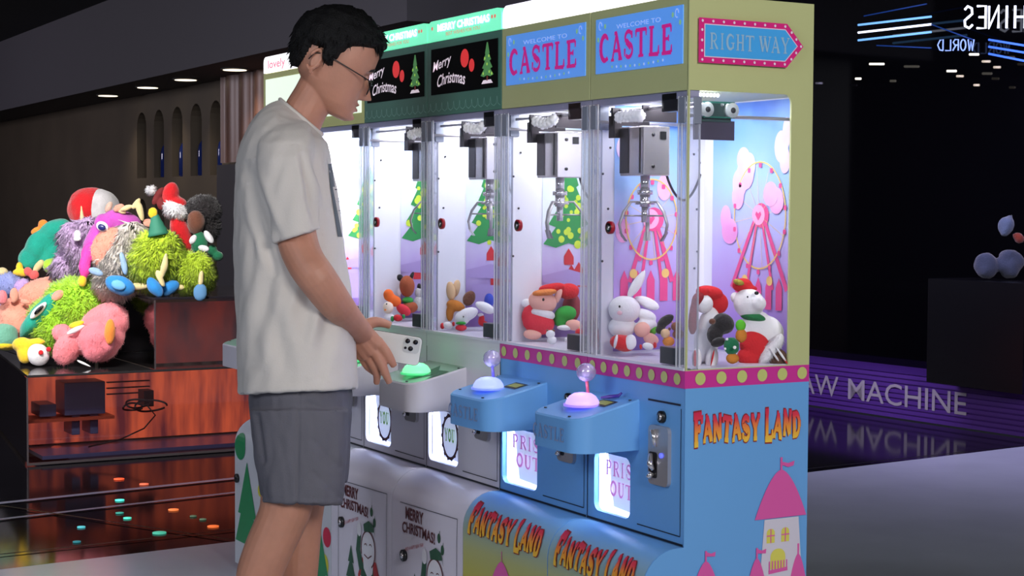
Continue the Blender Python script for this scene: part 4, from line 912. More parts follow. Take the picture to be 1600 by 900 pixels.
# ================================================================== THE MAN
D0 = 4.12
from mathutils.bvhtree import BVHTree
def V(u, v, dd=0.0):
    """point on the traced outline at its distance from the viewer; dd steps to his far (+) or near (-) side"""
    return CAM + (FWD*FPX + RGT*(u-800) + UPV*(450-v))*((D0+dd)/FPX)
PXM = D0/FPX
def to_object(mb, name, mats, parent=None, voxel=None, smooth=0, disp=None):
    me = D2.meshes.new(name); me.from_pydata(mb.v, [], mb.f); me.update()
    o = D2.objects.new(name, me); C.objects.link(o)
    if voxel:
        r = o.modifiers.new('r', 'REMESH'); r.mode = 'VOXEL'; r.voxel_size = voxel
    if smooth:
        s = o.modifiers.new('s', 'SMOOTH'); s.factor = .5; s.iterations = smooth
    if voxel or smooth:
        dg = bpy.context.evaluated_depsgraph_get(); me2 = D2.meshes.new_from_object(o.evaluated_get(dg)); o.modifiers.clear(); o.data = me2; D2.meshes.remove(me); me = me2
    if disp:
        nn = [v.normal.copy() for v in me.vertices]
        for v, n in zip(me.vertices, nn): v.co = v.co + n*disp(v.co, n)
        me.update()
    me.name = name
    for m in (mats if isinstance(mats, (list, tuple)) else [mats]): me.materials.append(m)
    me.polygons.foreach_set('use_smooth', [True]*len(me.polygons))
    if parent: o.parent = parent; o.matrix_parent_inverse = parent.matrix_world.inverted() if False else Matrix.Translation(-parent.location)
    return o
def par(o, p):
    o.parent = p; o.matrix_parent_inverse = Matrix.Translation(-Vector(p.location)); return o
skin = mat('skin', (190, 134, 110), rough=.5, var=.06, vscale=25, sss=.12, bump=.06, bscale=160)
MAN = thing('person', 'man in cream T-shirt and grey shorts, glasses on, standing bent over the claw machine', 'person', tuple(V(450, 1088)*1))
MAN.location.z = 0
# ---- head
TILT = math.radians(24); YAWH = math.radians(13)
Hc = V(520, 105, -.005)
vf = (RGT*math.cos(TILT)-UPV*math.sin(TILT))
vf = (vf*math.cos(YAWH)+FWD*math.sin(YAWH)).normalized()
vl0 = -FWD                                   # towards the viewer: his right side
vu = (UPV*math.cos(TILT)+RGT*math.sin(TILT)).normalized(); vl = vu.cross(vf).normalized()
if vl.dot(vl0) < 0: vl = -vl
vu = (vu-vf*vu.dot(vf)).normalized()
def Hp(f, l, u): return Hc+(vf*f+vl*l+vu*u)*PXM*1.0
HR = [(-69, 26, 50, 12), (-65, 8, 57, 22), (-58, -8, 60, 29), (-50, -20, 58.5, 35), (-40, -32, 56, 39), (-28, -46, 55, 43), (-12, -57, 55, 46), (4, -63, 54.5, 48), (16, -66, 58, 49), (26, -67, 60.5, 49.5), (42, -65, 60, 49), (56, -58, 54, 45), (68, -45, 42, 38), (77, -28, 24, 26), (82, -12, 6, 12)]
HRA = np.array(HR)
def hring(u):
    return [np.interp(u, HRA[:, 0], HRA[:, k]) for k in (1, 2, 3)]
def gs(x, s): return math.exp(-(x/s)**2)
def headpt(u, a, off=0):
    fb, ff, hw = hring(u); mid = fb*.42+ff*.58; c, s = math.cos(a), math.sin(a)
    e = 2/2.35; cx = math.copysign(abs(c)**e, c); sy = math.copysign(abs(s)**e, s)
    f = mid+((ff-mid) if c > 0 else (mid-fb))*cx; l = (hw)*sy
    if c > 0 and off == 0:
        nose = 0
        if -30 < u < 14: t = (14-u)/36; nose = 22*max(0, min(1, t))**1.15*(1 if u > -22 else max(0, (u+30)/8)**.6)
        f += nose*gs(l, 4.5+4.0*max(0, min(1, (8-u)/28)))
        f += 3.0*gs(u+20, 5)*gs(abs(l)-8, 5)
        f += 6.5*gs(u+37.5, 3.2)*gs(l, 14)+6*gs(u+46, 3.6)*gs(l, 12)-2.2*gs(u+41.8, 1.5)*gs(l, 17)
        f += -3*gs(u+53, 3.5)*gs(l, 16)+4*gs(u+61, 5)*gs(l, 12)
        f += -6.5*gs(u-7, 7)*gs(abs(l)-17, 9)+2.5*gs(u-19, 4)*gs(abs(l)-16, 12)
        f += 2.5*gs(u-5, 4.2)*gs(abs(l)-17, 7)
        f += 3*gs(u+10, 9)*gs(abs(l)-27, 9)
    n = Vector((f-mid, l, (u-5)*.5)).normalized() if off else None
    if off: return Hp(f+n.x*off, l+n.y*off, u+n.z*off*1.3)
    return Hp(f, l, u)
hm = MB(); us = np.concatenate([np.linspace(-69, -30, 40), np.linspace(-29.2, 20, 44), np.linspace(21.5, 82, 28)])
NA = 96
def angs(n):
    out = []
    for k in range(n): t = 2*math.pi*k/n; out.append(t-.35*math.sin(t)*0 )
    return out
hm.loft([[headpt(u, a) for a in angs(NA)] for u in us])
# ears
def ear(mb, sd):
    e0 = (-31, 47*sd, -6)
    for k in range(2):
        pass
    pts = []; 
    for t in np.linspace(-140, 170, 16):
        a = math.radians(t); r = 1; pts.append(Hp(e0[0]-3+8.5*math.cos(a)-2*math.sin(a)*-1, e0[1]+sd*(2+2.5*(1-math.cos(a))*.9), e0[2]+1+17*math.sin(a)*(1 if math.sin(a) > 0 else .92)))
    mb.tube(pts, [1.6*PXM]+[2.9*PXM]*14+[1.6*PXM], 8)
    mb.ell(Hp(e0[0]-1, e0[1]+sd*.5, e0[2]), (7*PXM, 3.2*PXM, 15*PXM), rot=Matrix((vf, vl, vu)).transposed().to_quaternion().to_matrix().to_quaternion(), n=14, m=10)
    mb.ell(Hp(e0[0]+6, e0[1]+sd*1, e0[2]-3), (3*PXM, 3*PXM, 5*PXM), rot=Matrix((vf, vl, vu)).transposed().to_quaternion(), n=10, m=8)
    mb.ell(Hp(e0[0]-1, e0[1]+sd*1.5, e0[2]-17), (4.5*PXM, 2.6*PXM, 5*PXM), rot=Matrix((vf, vl, vu)).transposed().to_quaternion(), n=10, m=8)
ear(hm, 1); ear(hm, -1)
# neck, torso core, arms, legs as overlapping volumes that are fused into one skin
def spl(pts, rad, k=4):
    """the same path and thickness carried smoothly through every joint"""
    A = [np.array(list(p)+[r], float) for p, r in zip(pts, rad)]; A = [2*A[0]-A[1]]+A+[2*A[-1]-A[-2]]; out = []
    for i in range(1, len(A)-2):
        for j in range(k):
            t = j/k; a, b, c, e = A[i-1:i+3]; out.append(.5*((2*b)+(-a+c)*t+(2*a-5*b+4*c-e)*t*t+(-a+3*b-3*c+e)*t**3))
    out.append(A[-2]); return [tuple(q[:3]) for q in out], [float(q[3]) for q in out]
def tb(pts, rad, n=22, sq=None):
    pts, rad = spl(pts, rad)
    hm.tube([V(*p) for p in pts], [r*PXM for r in rad], n, squash=sq)
tb([(505, 128, .0), (490, 152, .0), (474, 180, .0), (462, 215, .0)], [35, 32.5, 33, 32])
hm.ell(V(450, 262, .01), (.08, .14, .12), rot=Matrix((RGT, FWD, UPV)).transposed().to_quaternion())
hm.ell(V(455, 400, .01), (.085, .14, .22), rot=Matrix((RGT, FWD, UPV)).transposed().to_quaternion())
hm.ell(V(467, 600, .01), (.09, .14, .11), rot=Matrix((RGT, FWD, UPV)).transposed().to_quaternion())
tb([(452, 232, -.08), (449, 244, -.15), (454, 300, -.19), (464, 372, -.205), (477, 408, -.228), (497, 437, -.240), (524, 474, -.195), (548, 500, -.105), (566, 520, -.02)], [24, 27, 29, 30, 29, 28.5, 25.5, 20, 17.5])
tb([(452, 232, .08), (450, 246, .15), (470, 300, .20), (486, 385, .235), (500, 425, .22), (530, 480, .16), (556, 520, .09), (566, 540, .065)], [24, 26, 27, 26, 26, 22, 17, 16])
# legs
tb([(455, 600, -.09), (458, 700, -.10), (449, 780, -.10), (440, 812, -.10), (418, 862, -.10), (402, 910, -.10), (388, 990, -.10), (384, 1045, -.10), (384, 1068, -.10)], [44, 46, 41, 38.5, 37, 34, 23, 16.5, 18])
tb([(470, 600, .09), (476, 700, .09), (476, 780, .09), (473, 815, .09), (468, 865, .09), (467, 910, .09), (466, 990, .09), (468, 1035, .09), (468, 1056, .09)], [42, 44, 33, 31, 32, 29, 21, 15.5, 17])
for (a, b, d) in ((384, 1072, -.10), (468, 1060, .09)):
    hm.tube([V(a-14, b-2, d), V(a+10, b-4, d), V(a+40, b+4, d), V(a+66, b+8, d)], [15*PXM, 17*PXM, 13*PXM, 9*PXM], 12)
# ---- right hand: palm, four unequal fingers, thumb from its side
hd_ = .0
def hb(pts, rad, n=12):
    pts, rad = spl(pts, rad, 3)
    hm.tube([V(*p) for p in pts], [r*PXM for r in rad], n)
for (p0, p1, r0, r1) in (((564, 516, -.008), (592, 541, .000), 15, 11.5), ((562, 522, -.006), (584, 552, .002), 15, 11.5), ((560, 530, .002), (575, 558, .012), 14, 10.5), ((560, 536, .010), (567, 560, .024), 12, 9.5)):
    hb([p0, ((p0[0]+p1[0])/2, (p0[1]+p1[1])/2, (p0[2]+p1[2])/2), p1], [r0, (r0+r1)/2+.6, r1])
hb([(590, 534, .0), (602, 548, -.007), (610, 561, -.003), (616, 572.5, .005)], [9.3, 7.9, 6.9, 5.2])
hb([(584, 546, .0), (595, 566, -.008), (602, 583, -.004), (609, 599, .003)], [9.3, 7.9, 6.8, 5.0])
hb([(574, 555, .014), (584, 572, .008), (589, 586, .014), (588, 600, .024)], [8.8, 7.4, 6.4, 4.8])
hb([(566, 557, .028), (574, 572, .026), (583, 580, .034), (589, 586, .046)], [8, 6.6, 5.8, 4.4])
hb([(568, 510, .012), (584, 503.5, .026), (598, 504.5, .034), (611, 509, .036)], [10.5, 9.0, 7.4, 5.8])
# ---- left hand beyond it, closed on the far side of the handset
hb([(566, 540, .066), (580, 545, .060), (590, 552, .058)], [15, 13, 10])
for k, (y, dd) in enumerate(((545, .062), (555, .064), (565, .066), (573, .07))):
    hb([(584, y-2, dd), (598-k*2, y+4, dd+.004), (607-k*4, y+8, dd), (612-k*5, y+10, dd-.008)], [7.5, 6.4, 5.6, 4.4])
hb([(574, 535, .060), (588, 530, .056), (600, 532, .052)], [8, 6.6, 5])
BODY = to_object(hm, 'body', skin, None, voxel=.0026, smooth=3); par(BODY, MAN)
# colour of lips, nails
bvh = BVHTree.FromObject(BODY, bpy.context.evaluated_depsgraph_get())
def cast(bv, u, v, off=.0008):
    d = ray(u, v); h = bv.ray_cast(CAM, d)
    return (h[0]-d*off+h[1]*off*.5) if h[0] is not None else None
# ---- brow, eye, lips, placed on the head in its own frame
def onface(l, u, e=.6):
    best = None
    for a in np.linspace(-1.4, 1.4, 141):
        fb, ff, hw = hring(u)
        c, s = math.cos(a), math.sin(a); ll = hw*math.copysign(abs(s)**(2/2.35), s)
        if best is None or abs(ll-l) < best[0]: best = (abs(ll-l), a)
    return headpt(u, best[1])+vf*e*PXM
mb = MB()
for sd in (1, -1):
    top = [onface(sd*l, u+2.6, 1.6) for l, u in ((7, 17), (14, 20), (22, 20.5), (30, 16))]; bot = [onface(sd*l, u-2, 1.6) for l, u in ((7, 17), (14, 19.5), (22, 19.5), (30, 16))]
    mb.add(top+bot, [(j, j+1, j+5, j+4) for j in range(3)])
o = mb.build('eyebrow', mat('brow_dark', (34, 24, 22), rough=.9)); par(o, MAN)
mb = MB()
for sd in (1, -1):
    top = [onface(sd*l, u, 1.4) for l, u in ((9, 3.4), (14, 5.4), (20, 5.6), (26, 3.4))]; bot = [onface(sd*l, u, 1.4) for l, u in ((9, 1.6), (14, 2.4), (20, 2.6), (26, 1.2))]
    mb.add(top+bot, [(j, j+1, j+5, j+4) for j in range(3)])
o = mb.build('eyelash', MATS['brow_dark']); par(o, MAN)
mb = MB()
ls = [-15, -10, -5, 0, 5, 10, 15]
for (ua, ub, w) in ((-35.5, -41.2, 1), (-42.4, -48.5, .85)):
    top = [onface(l*w, ua-1.5*abs(l)/15*2, .7) for l in ls]; bot = [onface(l*w, ub+1.2*abs(l)/15*2, .7) for l in ls]
    mb.add(top+bot, [(j, j+1, j+8, j+7) for j in range(6)], True)
o = mb.build('lips', mat('lip', (172, 92, 88), rough=.45)); par(o, MAN)
# ---- hair
hairm = mat('hair_black', (9, 8, 9), rough=.6, bump=.5, bscale=320, spec=.25)
def sst(x): x = max(0, min(1, x)); return x*x*(3-2*x)
def hairoff(f, l, u):
    """how far the hair stands off the scalp there; negative where the skin is bare"""
    # hairline height as a function of how far forward
    hl = np.interp(f, [-80, -60, -50, -46, -24, -20, -8, -4, 2, 10, 26, 44, 70], [-46, -44, -36, 12, 14, -6, -9, 8, 22, 34, 41, 47, 47])
    d = (u-hl)
    base = np.interp(u, [-45, -20, 10, 40, 90], [5, 9, 11, 13, 13]) if f < 0 else np.interp(u, [-30, 0, 20, 45, 90], [3, 4, 6, 11, 13])
    return -5+(base+5)*sst(d/9)
hmb = MB(); uh = np.linspace(-50, 82, 90); NH = 120
rings = []
rn = random.Random(4)
for u in uh:
    r = []
    for k in range(NH):
        a = 2*math.pi*k/NH; fb, ff, hw = hring(u); mid = fb*.42+ff*.58; c, s = math.cos(a), math.sin(a); e = 2/2.35
        f = mid+((ff-mid) if c > 0 else (mid-fb))*math.copysign(abs(c)**e, c); l = hw*math.copysign(abs(s)**e, s)
        of = hairoff(f, l, u); nz = noise.noise(Vector((f*.09, l*.09, u*.05)))*3+noise.noise(Vector((f*.5, l*.5, u*.12)))*1.3
        r.append(headpt(u, a, of+(nz if of > 2 else 0)+.001))
    rings.append(r)
hmb.loft(rings)
# crown filled with a rounded top
hmb.ell(Hp(-4, 0, 62), (48*PXM, 40*PXM, 27*PXM), rot=Matrix((vf, vl, vu)).transposed().to_quaternion(), n=28, m=16)
# short locks for a ragged edge
def lock(p, d, L, r):
    p = Vector(p); d = d.normalized(); hmb.tube([p, p+d*L*.5-vu*L*.03, p+d*L-vu*L*.18], [r, r*.7, r*.08], 5)
for k in range(900):
    a = rn.uniform(0, 2*math.pi); u = rn.uniform(-42, 78); fb, ff, hw = hring(u); mid = fb*.42+ff*.58; c, s = math.cos(a), math.sin(a)
    f = mid+((ff-mid) if c > 0 else (mid-fb))*math.copysign(abs(c)**.85, c); l = hw*math.copysign(abs(s)**.85, s)
    of = hairoff(f, l, u)
    if of < 3: continue
    p = headpt(u, a, of-2.0); nrm = (p-Hp(mid, 0, u*.8)).normalized()
    dr = (vf*.35-vu*.8+nrm*.42) if u < 60 else (vf*.8+nrm*.35+vl*rn.uniform(-.4, .4))
    lock(p, dr+Vector((rn.uniform(-.2, .2), rn.uniform(-.2, .2), rn.uniform(-.2, .2))), rn.uniform(8, 15)*PXM, rn.uniform(.9, 1.6)*PXM)
for k in range(170):   # fringe
    l = rn.uniform(-38, 38); p = Hp(50-abs(l)*.22+rn.uniform(-4, 6), l, 60+rn.uniform(-4, 8)); lock(p, vf*.75-vu*1+vl*rn.uniform(-.3, .3), rn.uniform(9, 19)*PXM, rn.uniform(1.3, 2.2)*PXM)
HAIR = to_object(hmb, 'hair', hairm); par(HAIR, MAN)
# ---- glasses
gm = MB()
def rim(l0, sd):
    pts = []
    for t in np.linspace(0, 2*math.pi, 25):
        c, s = math.cos(t), math.sin(t); cx = math.copysign(abs(c)**.7, c); sy = math.copysign(abs(s)**.7, s)
        pts.append(Hp(65.5-abs(l0+14*cx)*.10, l0+14*cx, -6+11.5*sy))
    return pts
for l0 in (19, -19): gm.tube(rim(l0, 1), [1.15*PXM]*25, 6)
gm.tube([Hp(66, 6, -2), Hp(68, 0, 0), Hp(66, -6, -2)], .8*PXM, 6)
for sd in (1, -1):
    gm.tube([Hp(62, 33*sd, 0), Hp(59, 47*sd, 1.0), Hp(54, 51*sd, 1), Hp(10, 52*sd, 6), Hp(-24, 51*sd, 10), Hp(-38, 51*sd, 4), Hp(-42, 49*sd, -8)], .95*PXM, 7)
GL_ = to_object(gm, 'glasses', mat('glasses_black', (14, 12, 14), rough=.3)); par(GL_, MAN)
lm = MB()
for l0 in (19, -19):
    pts = rim(l0, 1)[:-1]; lm.add(pts, [tuple(range(24))])
o = lm.build('lens', clearmat('lens_clear', (235, 240, 250), .10, .16)); o.parent = GL_
# ---- T-shirt
shirt = mat('cream_cotton', (212, 204, 196), rough=.85, var=.02, vscale=12, bump=.12, bscale=260, sheen=.1)
SB = np.array([(152, 441), (160, 430), (172, 412), (190, 395), (215, 381), (250, 371), (300, 366), (380, 366), (460, 368), (540, 370), (613, 372)])
SF = np.array([(152, 462), (160, 478), (180, 492), (200, 504), (215, 511), (250, 517), (300, 526), (340, 533), (400, 541), (460, 549), (520, 555), (560, 558), (606, 560)])
SW = np.array([(152, .05), (162, .085), (175, .14), (190, .185), (210, .21), (250, .215), (320, .205), (420, .20), (520, .205), (612, .21)])
sm_ = MB(); rings = []
TOPR = [(470, 183, 32, 27, .058), (469, 184, 34, 28, .066), (466, 187, 38, 28, .088), (462, 192, 45, 27, .125), (458, 199, 54, 24, .165), (452, 212, 62, 19, .195), (446, 232, 70, 10, .212), (443, 252, 74, 4, .216)]
def rring(uc, vc, hu, tv, hw, n=56):
    r = []
    for k in range(n):
        a = 2*math.pi*k/n; c, s = math.cos(a), math.sin(a); e = 2/2.5
        cx = math.copysign(abs(c)**e, c); sy = math.copysign(abs(s)**e, s); r.append(V(uc+hu*cx, vc+tv*cx, hw*sy))
    return r
rings = [rring(*t) for t in TOPR]
for vv in np.linspace(270, 612, 32):
    ub, uf = np.interp(vv, SB[:, 0], SB[:, 1]), np.interp(vv, SF[:, 0], SF[:, 1]); hw = np.interp(vv, SW[:, 0], SW[:, 1])
    rings.append(rring((ub+uf)/2, vv, (uf-ub)/2, -4 if vv > 590 else 0, hw))
sm_.loft(rings)
for sd in (-1, 1):
    P = [(452, 189, .10*sd), (450, 194, .125*sd), (448, 204, .15*sd), (446, 220, .178*sd), (446, 245, .198*sd), (449, 285, .212*sd), (456, 325, .220*sd), (462, 352, .223*sd), (464, 369, .225*sd)]
    n = 28; rr = []
    rad = [(20, 18), (31, 32), (39, 41), (44, 44), (45, 44), (43, 42), (39, 39), (37, 37), (36.5, 36)]
    ax = Vector((0, 0, 0))
    for (p, (ra, rb)) in zip(P, rad):
        # sleeve cross-section: tilted ring so that the hem runs from back-low to front-high
        r = []
        for k in range(n):
            a = 2*math.pi*k/n; tilt = -.30 if p[1] > 340 else -.1
            r.append(V(p[0]+ra*math.cos(a), p[1]+ra*math.cos(a)*tilt, p[2]+rb*PXM*math.sin(a)))
        rr.append(r)
    sm_.loft(rr)
def folds(co, n):
    d = (co-CAM); dep = d.dot(FWD); u = 800+FPX*d.dot(RGT)/dep; v = 450-FPX*d.dot(UPV)/dep; l = dep-D0
    q = 0
    q += .0045*noise.noise(Vector((u*.03, v*.006, l*14)))*min(1, max(0, (v-180)/150))
    q += .003*noise.noise(Vector((u*.06+v*.02, v*.018, l*30+5)))
    # drag folds from the armpit down the back and to the front
    for (x0, y0, x1, y1, wd, am) in ((388, 262, 430, 370, 7, .006), (392, 300, 428, 420, 6, .005), (470, 235, 492, 350, 5, .0045), (486, 240, 515, 330, 6, .004), (500, 380, 470, 520, 12, .005), (430, 400, 395, 560, 10, .004), (420, 470, 450, 590, 12, .004), (520, 440, 500, 580, 9, .004)):
        if l > .1: continue
        t = ((u-x0)*(x1-x0)+(v-y0)*(y1-y0))/((x1-x0)**2+(y1-y0)**2)
        if -.1 < t < 1.1:
            tt = max(0, min(1, t)); dd = math.hypot(u-x0-(x1-x0)*t, v-y0-(y1-y0)*t)
            q -= 1.7*am*gs(dd, wd)*math.sin(math.pi*max(0.02, min(.98, tt)))**.5; q += am*1.1*gs(dd-2*wd, wd)*math.sin(math.pi*max(.02, min(.98, tt)))**.5
    return q
SHIRT = to_object(sm_, 't_shirt', shirt, None, voxel=.0045, smooth=9, disp=folds); par(SHIRT, MAN)
bs = BVHTree.FromObject(SHIRT, bpy.context.evaluated_depsgraph_get())
# ribbed neck band, sleeve hem stitch, bottom hem
mb = MB(); pts = []
for k in range(33):
    a = 2*math.pi*k/32; c, s = math.cos(a), math.sin(a)
    pts.append(V(470+32*c, 183+27*c, .060*s))
mb.tube(pts, 4.0*PXM, 8, squash=.9); o = mb.build('neck_band', shirt); par(o, MAN)
pr = MB()
def sq(pts, ci):
    ps = [cast(bs, a+3.5, b, .0015) for a, b in pts]
    if all(p is not None for p in ps): pr.cur = ci; pr.add(ps, [tuple(range(len(ps)))])
def quadgrid(a, b, c, d, ci, n=6, m=2):
    P = lambda s, t: (a[0]*(1-s)*(1-t)+b[0]*s*(1-t)+c[0]*s*t+d[0]*(1-s)*t, a[1]*(1-s)*(1-t)+b[1]*s*(1-t)+c[1]*s*t+d[1]*(1-s)*t)
    for i in range(m):
        for j in range(n): sq([P(i/m, j/n), P((i+1)/m, j/n), P((i+1)/m, (j+1)/n), P(i/m, (j+1)/n)], ci)
quadgrid((509, 256), (517, 256), (523, 292), (512, 292), 0, 6, 3)
quadgrid((512, 292), (516, 292), (531, 370), (524, 370), 0, 14, 2)
rn = random.Random(2)
for k in range(24):
    t = k/24; u0 = 518.5+t*14; v0 = 292+t*88; w_ = rn.uniform(3, 5); h_ = rn.uniform(1.6, 2.6); sq([(u0, v0), (u0+w_, v0-.5), (u0+w_+.3, v0+h_-.5), (u0+.3, v0+h_)], 1)
for k in range(12):
    t = k/12; u0 = 531+t*10; v0 = 386+t*46; w_ = rn.uniform(4, 6); h_ = rn.uniform(1.6, 2.8); sq([(u0, v0), (u0+w_, v0-.5), (u0+w_+.3, v0+h_-.5), (u0+.3, v0+h_)], 1 if k < 10 else 0)
quadgrid((541, 432), (547, 431), (549, 443), (543, 444), 0, 3, 1)
if pr.v: o = pr.build('chest_print', [mat('print_slate', (96, 102, 108), rough=.8), mat('print_ink', (60, 62, 68), rough=.8)]); par(o, MAN)
# ---- shorts
short = mat('grey_twill', (98, 96, 104), rough=.8, var=.05, vscale=14, bump=.15, bscale=300)
sh = MB()
def loftpx(rows, dd, n=36, e=2/2.4):
    rings = []
    for (vv, ub, uf, hw, sl) in rows:
        r = []
        for k in range(n):
            a = 2*math.pi*k/n; c, s = math.cos(a), math.sin(a); cx = math.copysign(abs(c)**e, c); sy = math.copysign(abs(s)**e, s)
            r.append(V((ub+uf)/2+(uf-ub)/2*cx, vv+sl*cx, dd+hw*sy))
        rings.append(r)
    sh.loft(rings)
loftpx([(598, 392, 548, .18, 0), (620, 388, 550, .185, 0), (660, 391, 548, .185, 0), (690, 400, 540, .17, 0)], 0)
loftpx([(640, 389, 545, .10, 0), (680, 393, 543, .105, 0), (720, 399, 541, .108, 0), (760, 405, 538, .11, 0), (787, 408, 535, .11, 2)], -.095)
loftpx([(640, 400, 550, .10, 0), (690, 406, 548, .105, 0), (730, 412, 545, .105, 0), (752, 416, 542, .105, 2)], .10)
def sfold(co, n):
    d = (co-CAM); dep = d.dot(FWD); u = 800+FPX*d.dot(RGT)/dep; v = 450-FPX*d.dot(UPV)/dep; l = dep-D0
    q = .005*noise.noise(Vector((u*.035, v*.012, l*14)))+.0025*noise.noise(Vector((u*.09, v*.04, l*30)))
    if l < 0:
        q -= .004*gs(u-466-(v-690)*-.02, 2.2)*(1 if v > 612 else 0)
        for (x0, y0, x1, y1, am) in ((400, 650, 412, 720, .006), (480, 630, 530, 650, .003), (490, 740, 528, 775, .003), (490, 690, 530, 730, .003)):
            t = ((u-x0)*(x1-x0)+(v-y0)*(y1-y0))/((x1-x0)**2+(y1-y0)**2); tt = max(0, min(1, t)); dd = math.hypot(u-x0-(x1-x0)*tt, v-y0-(y1-y0)*tt); q -= am*gs(dd, 5)
    q -= .0012*gs(v-778, 2)
    return q
SHO = to_object(sh, 'shorts', short, None, voxel=.0045, smooth=3, disp=sfold); par(SHO, MAN)
# ---- shoes
shm = mat('shoe_white', (214, 212, 208), rough=.6); som = mat('shoe_sole', (230, 228, 222), rough=.6)
for (a, b, d) in ((384, 0, -.10), (468, 0, .09)):
    base = V(a, 1088, d); base.z = 0; fwd = Vector((RGT.x, RGT.y, 0)).normalized(); side = Vector((-fwd.y, fwd.x, 0))
    mb = MB(); rings = []
    for (x, wd, hh) in ((-.07, .02, .05), (-.06, .034, .09), (-.03, .038, .105), (.03, .04, .095), (.08, .046, .07), (.13, .047, .05), (.165, .036, .04), (.18, .015, .03)):
        rings.append([base+fwd*x+side*(wd*math.cos(t))+Vector((0, 0, .012+hh*max(0, math.sin(t)))) for t in np.linspace(0, 2*math.pi, 25)[:-1]])
    mb.loft(rings); o = mb.build('shoe', shm); par(o, MAN)
    mb = MB(); out = [(base+fwd*x+side*y) for x, y in [(.185*math.cos(t)*(1 if math.cos(t) > 0 else .42), .05*math.sin(t)) for t in np.linspace(0, 2*math.pi, 29)[:-1]]]
    mb.loft([[Vector((p.x, p.y, .001)) for p in out], [Vector((p.x, p.y, .024)) for p in out]], smooth=False); s2 = mb.build('sole', som); s2.parent = o
# ---- handset, landscape, back towards the viewer
def prect(x0, x1, y0, y1, r): return rrect(x0, x1, y0, y1, r, 5)
pc = V(612, 542.5, .030); ex = (RGT*.985-UPV*.165+FWD*.06).normalized(); ey = (UPV*.985+RGT*.165).normalized(); en = ex.cross(ey).normalized(); ey = en.cross(ex).normalized()
if en.dot(FWD) > 0: en = -en
def PH(x, y, z=0): return pc+ex*x+ey*y+en*z
PHN = thing('phone', 'white phone with square camera bump held sideways above the glowing green button', 'phone', tuple(pc))
mb = MB(); mb.poly([prect(-.0735, .0735, -.0357, .0357, .011)], lambda a, b: PH(a, b, .004), .008, en); o = mb.build('phone_body', mat('phone_white', (226, 226, 222), rough=.3), bevel=.0012); par(o, PHN)
mb = MB(); mb.poly([prect(-.0745, .0745, -.0367, .0367, .012)], lambda a, b: PH(a, b, .0025), .0065, en); o = mb.build('phone_frame', mat('phone_frame_dark', (40, 42, 44), rough=.3, metal=.6)); par(o, PHN)
mb = MB(); mb.poly([prect(.0275, .0690, -.0065, .0325, .009)], lambda a, b: PH(a, b, .0062), .003, en); bump_ = mb.build('camera_bump', mat('bump_white', (206, 208, 206), rough=.15), bevel=.0008); par(bump_, PHN)
for (a, b, r) in ((.0375, .0225, .0062), (.0575, .0225, .0062), (.0475, .0045, .0062), (.0345, .0045, .0034)):
    mb = MB(); mb.cyl(PH(a, b, .0058), PH(a, b, .0085), r, 20); o = mb.build('camera_lens', mat('lens_black', (10, 10, 14), rough=.12)); o.parent = bump_
# ================================================================== PLINTHS
MIR = mat('smoked_mirror', (92, 80, 82), rough=.06, metal=1); 
def redacr(name):
    m = clearmat(name, (60, 20, 18), body=.22, gloss=.16, rough=.04); return m
RA = redacr('red_smoked_acrylic')
edge_m = mat('plinth_edge', (92, 84, 88), rough=.25, metal=.4)
PL = thing('display_plinth', 'large low smoked glass plinth with red reflections in its front, plush toys heaped on top', 'display plinth', (-5.6, .6, 0))
def pp(o): o.parent = PL; o.matrix_parent_inverse = Matrix.Translation(-Vector(PL.location)); return o
zl_, zu_ = .426, .777
A_ = (-4.98, -.205); B_ = (-4.98, 2.3); C_ = (-6.6, 2.3); D_ = (-6.6, -.02)
def slab(pts, z0, z1):
    m = MB(); n = len(pts); m.add([(x, y, z0) for x, y in pts]+[(x, y, z1) for x, y in pts], [tuple(reversed(range(n))), tuple(range(n, 2*n))]+[(i, (i+1) % n, (i+1) % n+n, i+n) for i in range(n)]); return m
pp(slab([A_, B_, C_, D_], zl_-.012, zl_).build('plinth_top', mat('top_mirror', (110, 106, 108), rough=.08, metal=.85), bevel=.002))
m = MB(); m.add([(A_[0], A_[1], .012), (B_[0], B_[1], .012), (B_[0], B_[1], zl_-.013), (A_[0], A_[1], zl_-.013)], [(0, 1, 2, 3)]); pp(m.build('front_sheet', RA))
m = MB(); m.add([(D_[0], D_[1], .012), (A_[0], A_[1], .012), (A_[0], A_[1], zl_-.013), (D_[0], D_[1], zl_-.013)], [(0, 1, 2, 3)]); pp(m.build('side_sheet', mat('dark_sheet', (24, 20, 24), rough=.08)))
m = MB(); m.box(A_[0]-.006, A_[0]+.002, A_[1]-.003, A_[1]+.004, .0, zl_-.012); m.box(A_[0]-.006, A_[0]+.003, A_[1], B_[1], 0, .012); pp(m.build('edge_strip', edge_m))
m = MB(); m.box(-6.6, -4.985, -.0, 2.3, .001, .012); pp(m.build('plinth_base', mat('base_dark', (30, 24, 30), rough=.3)))
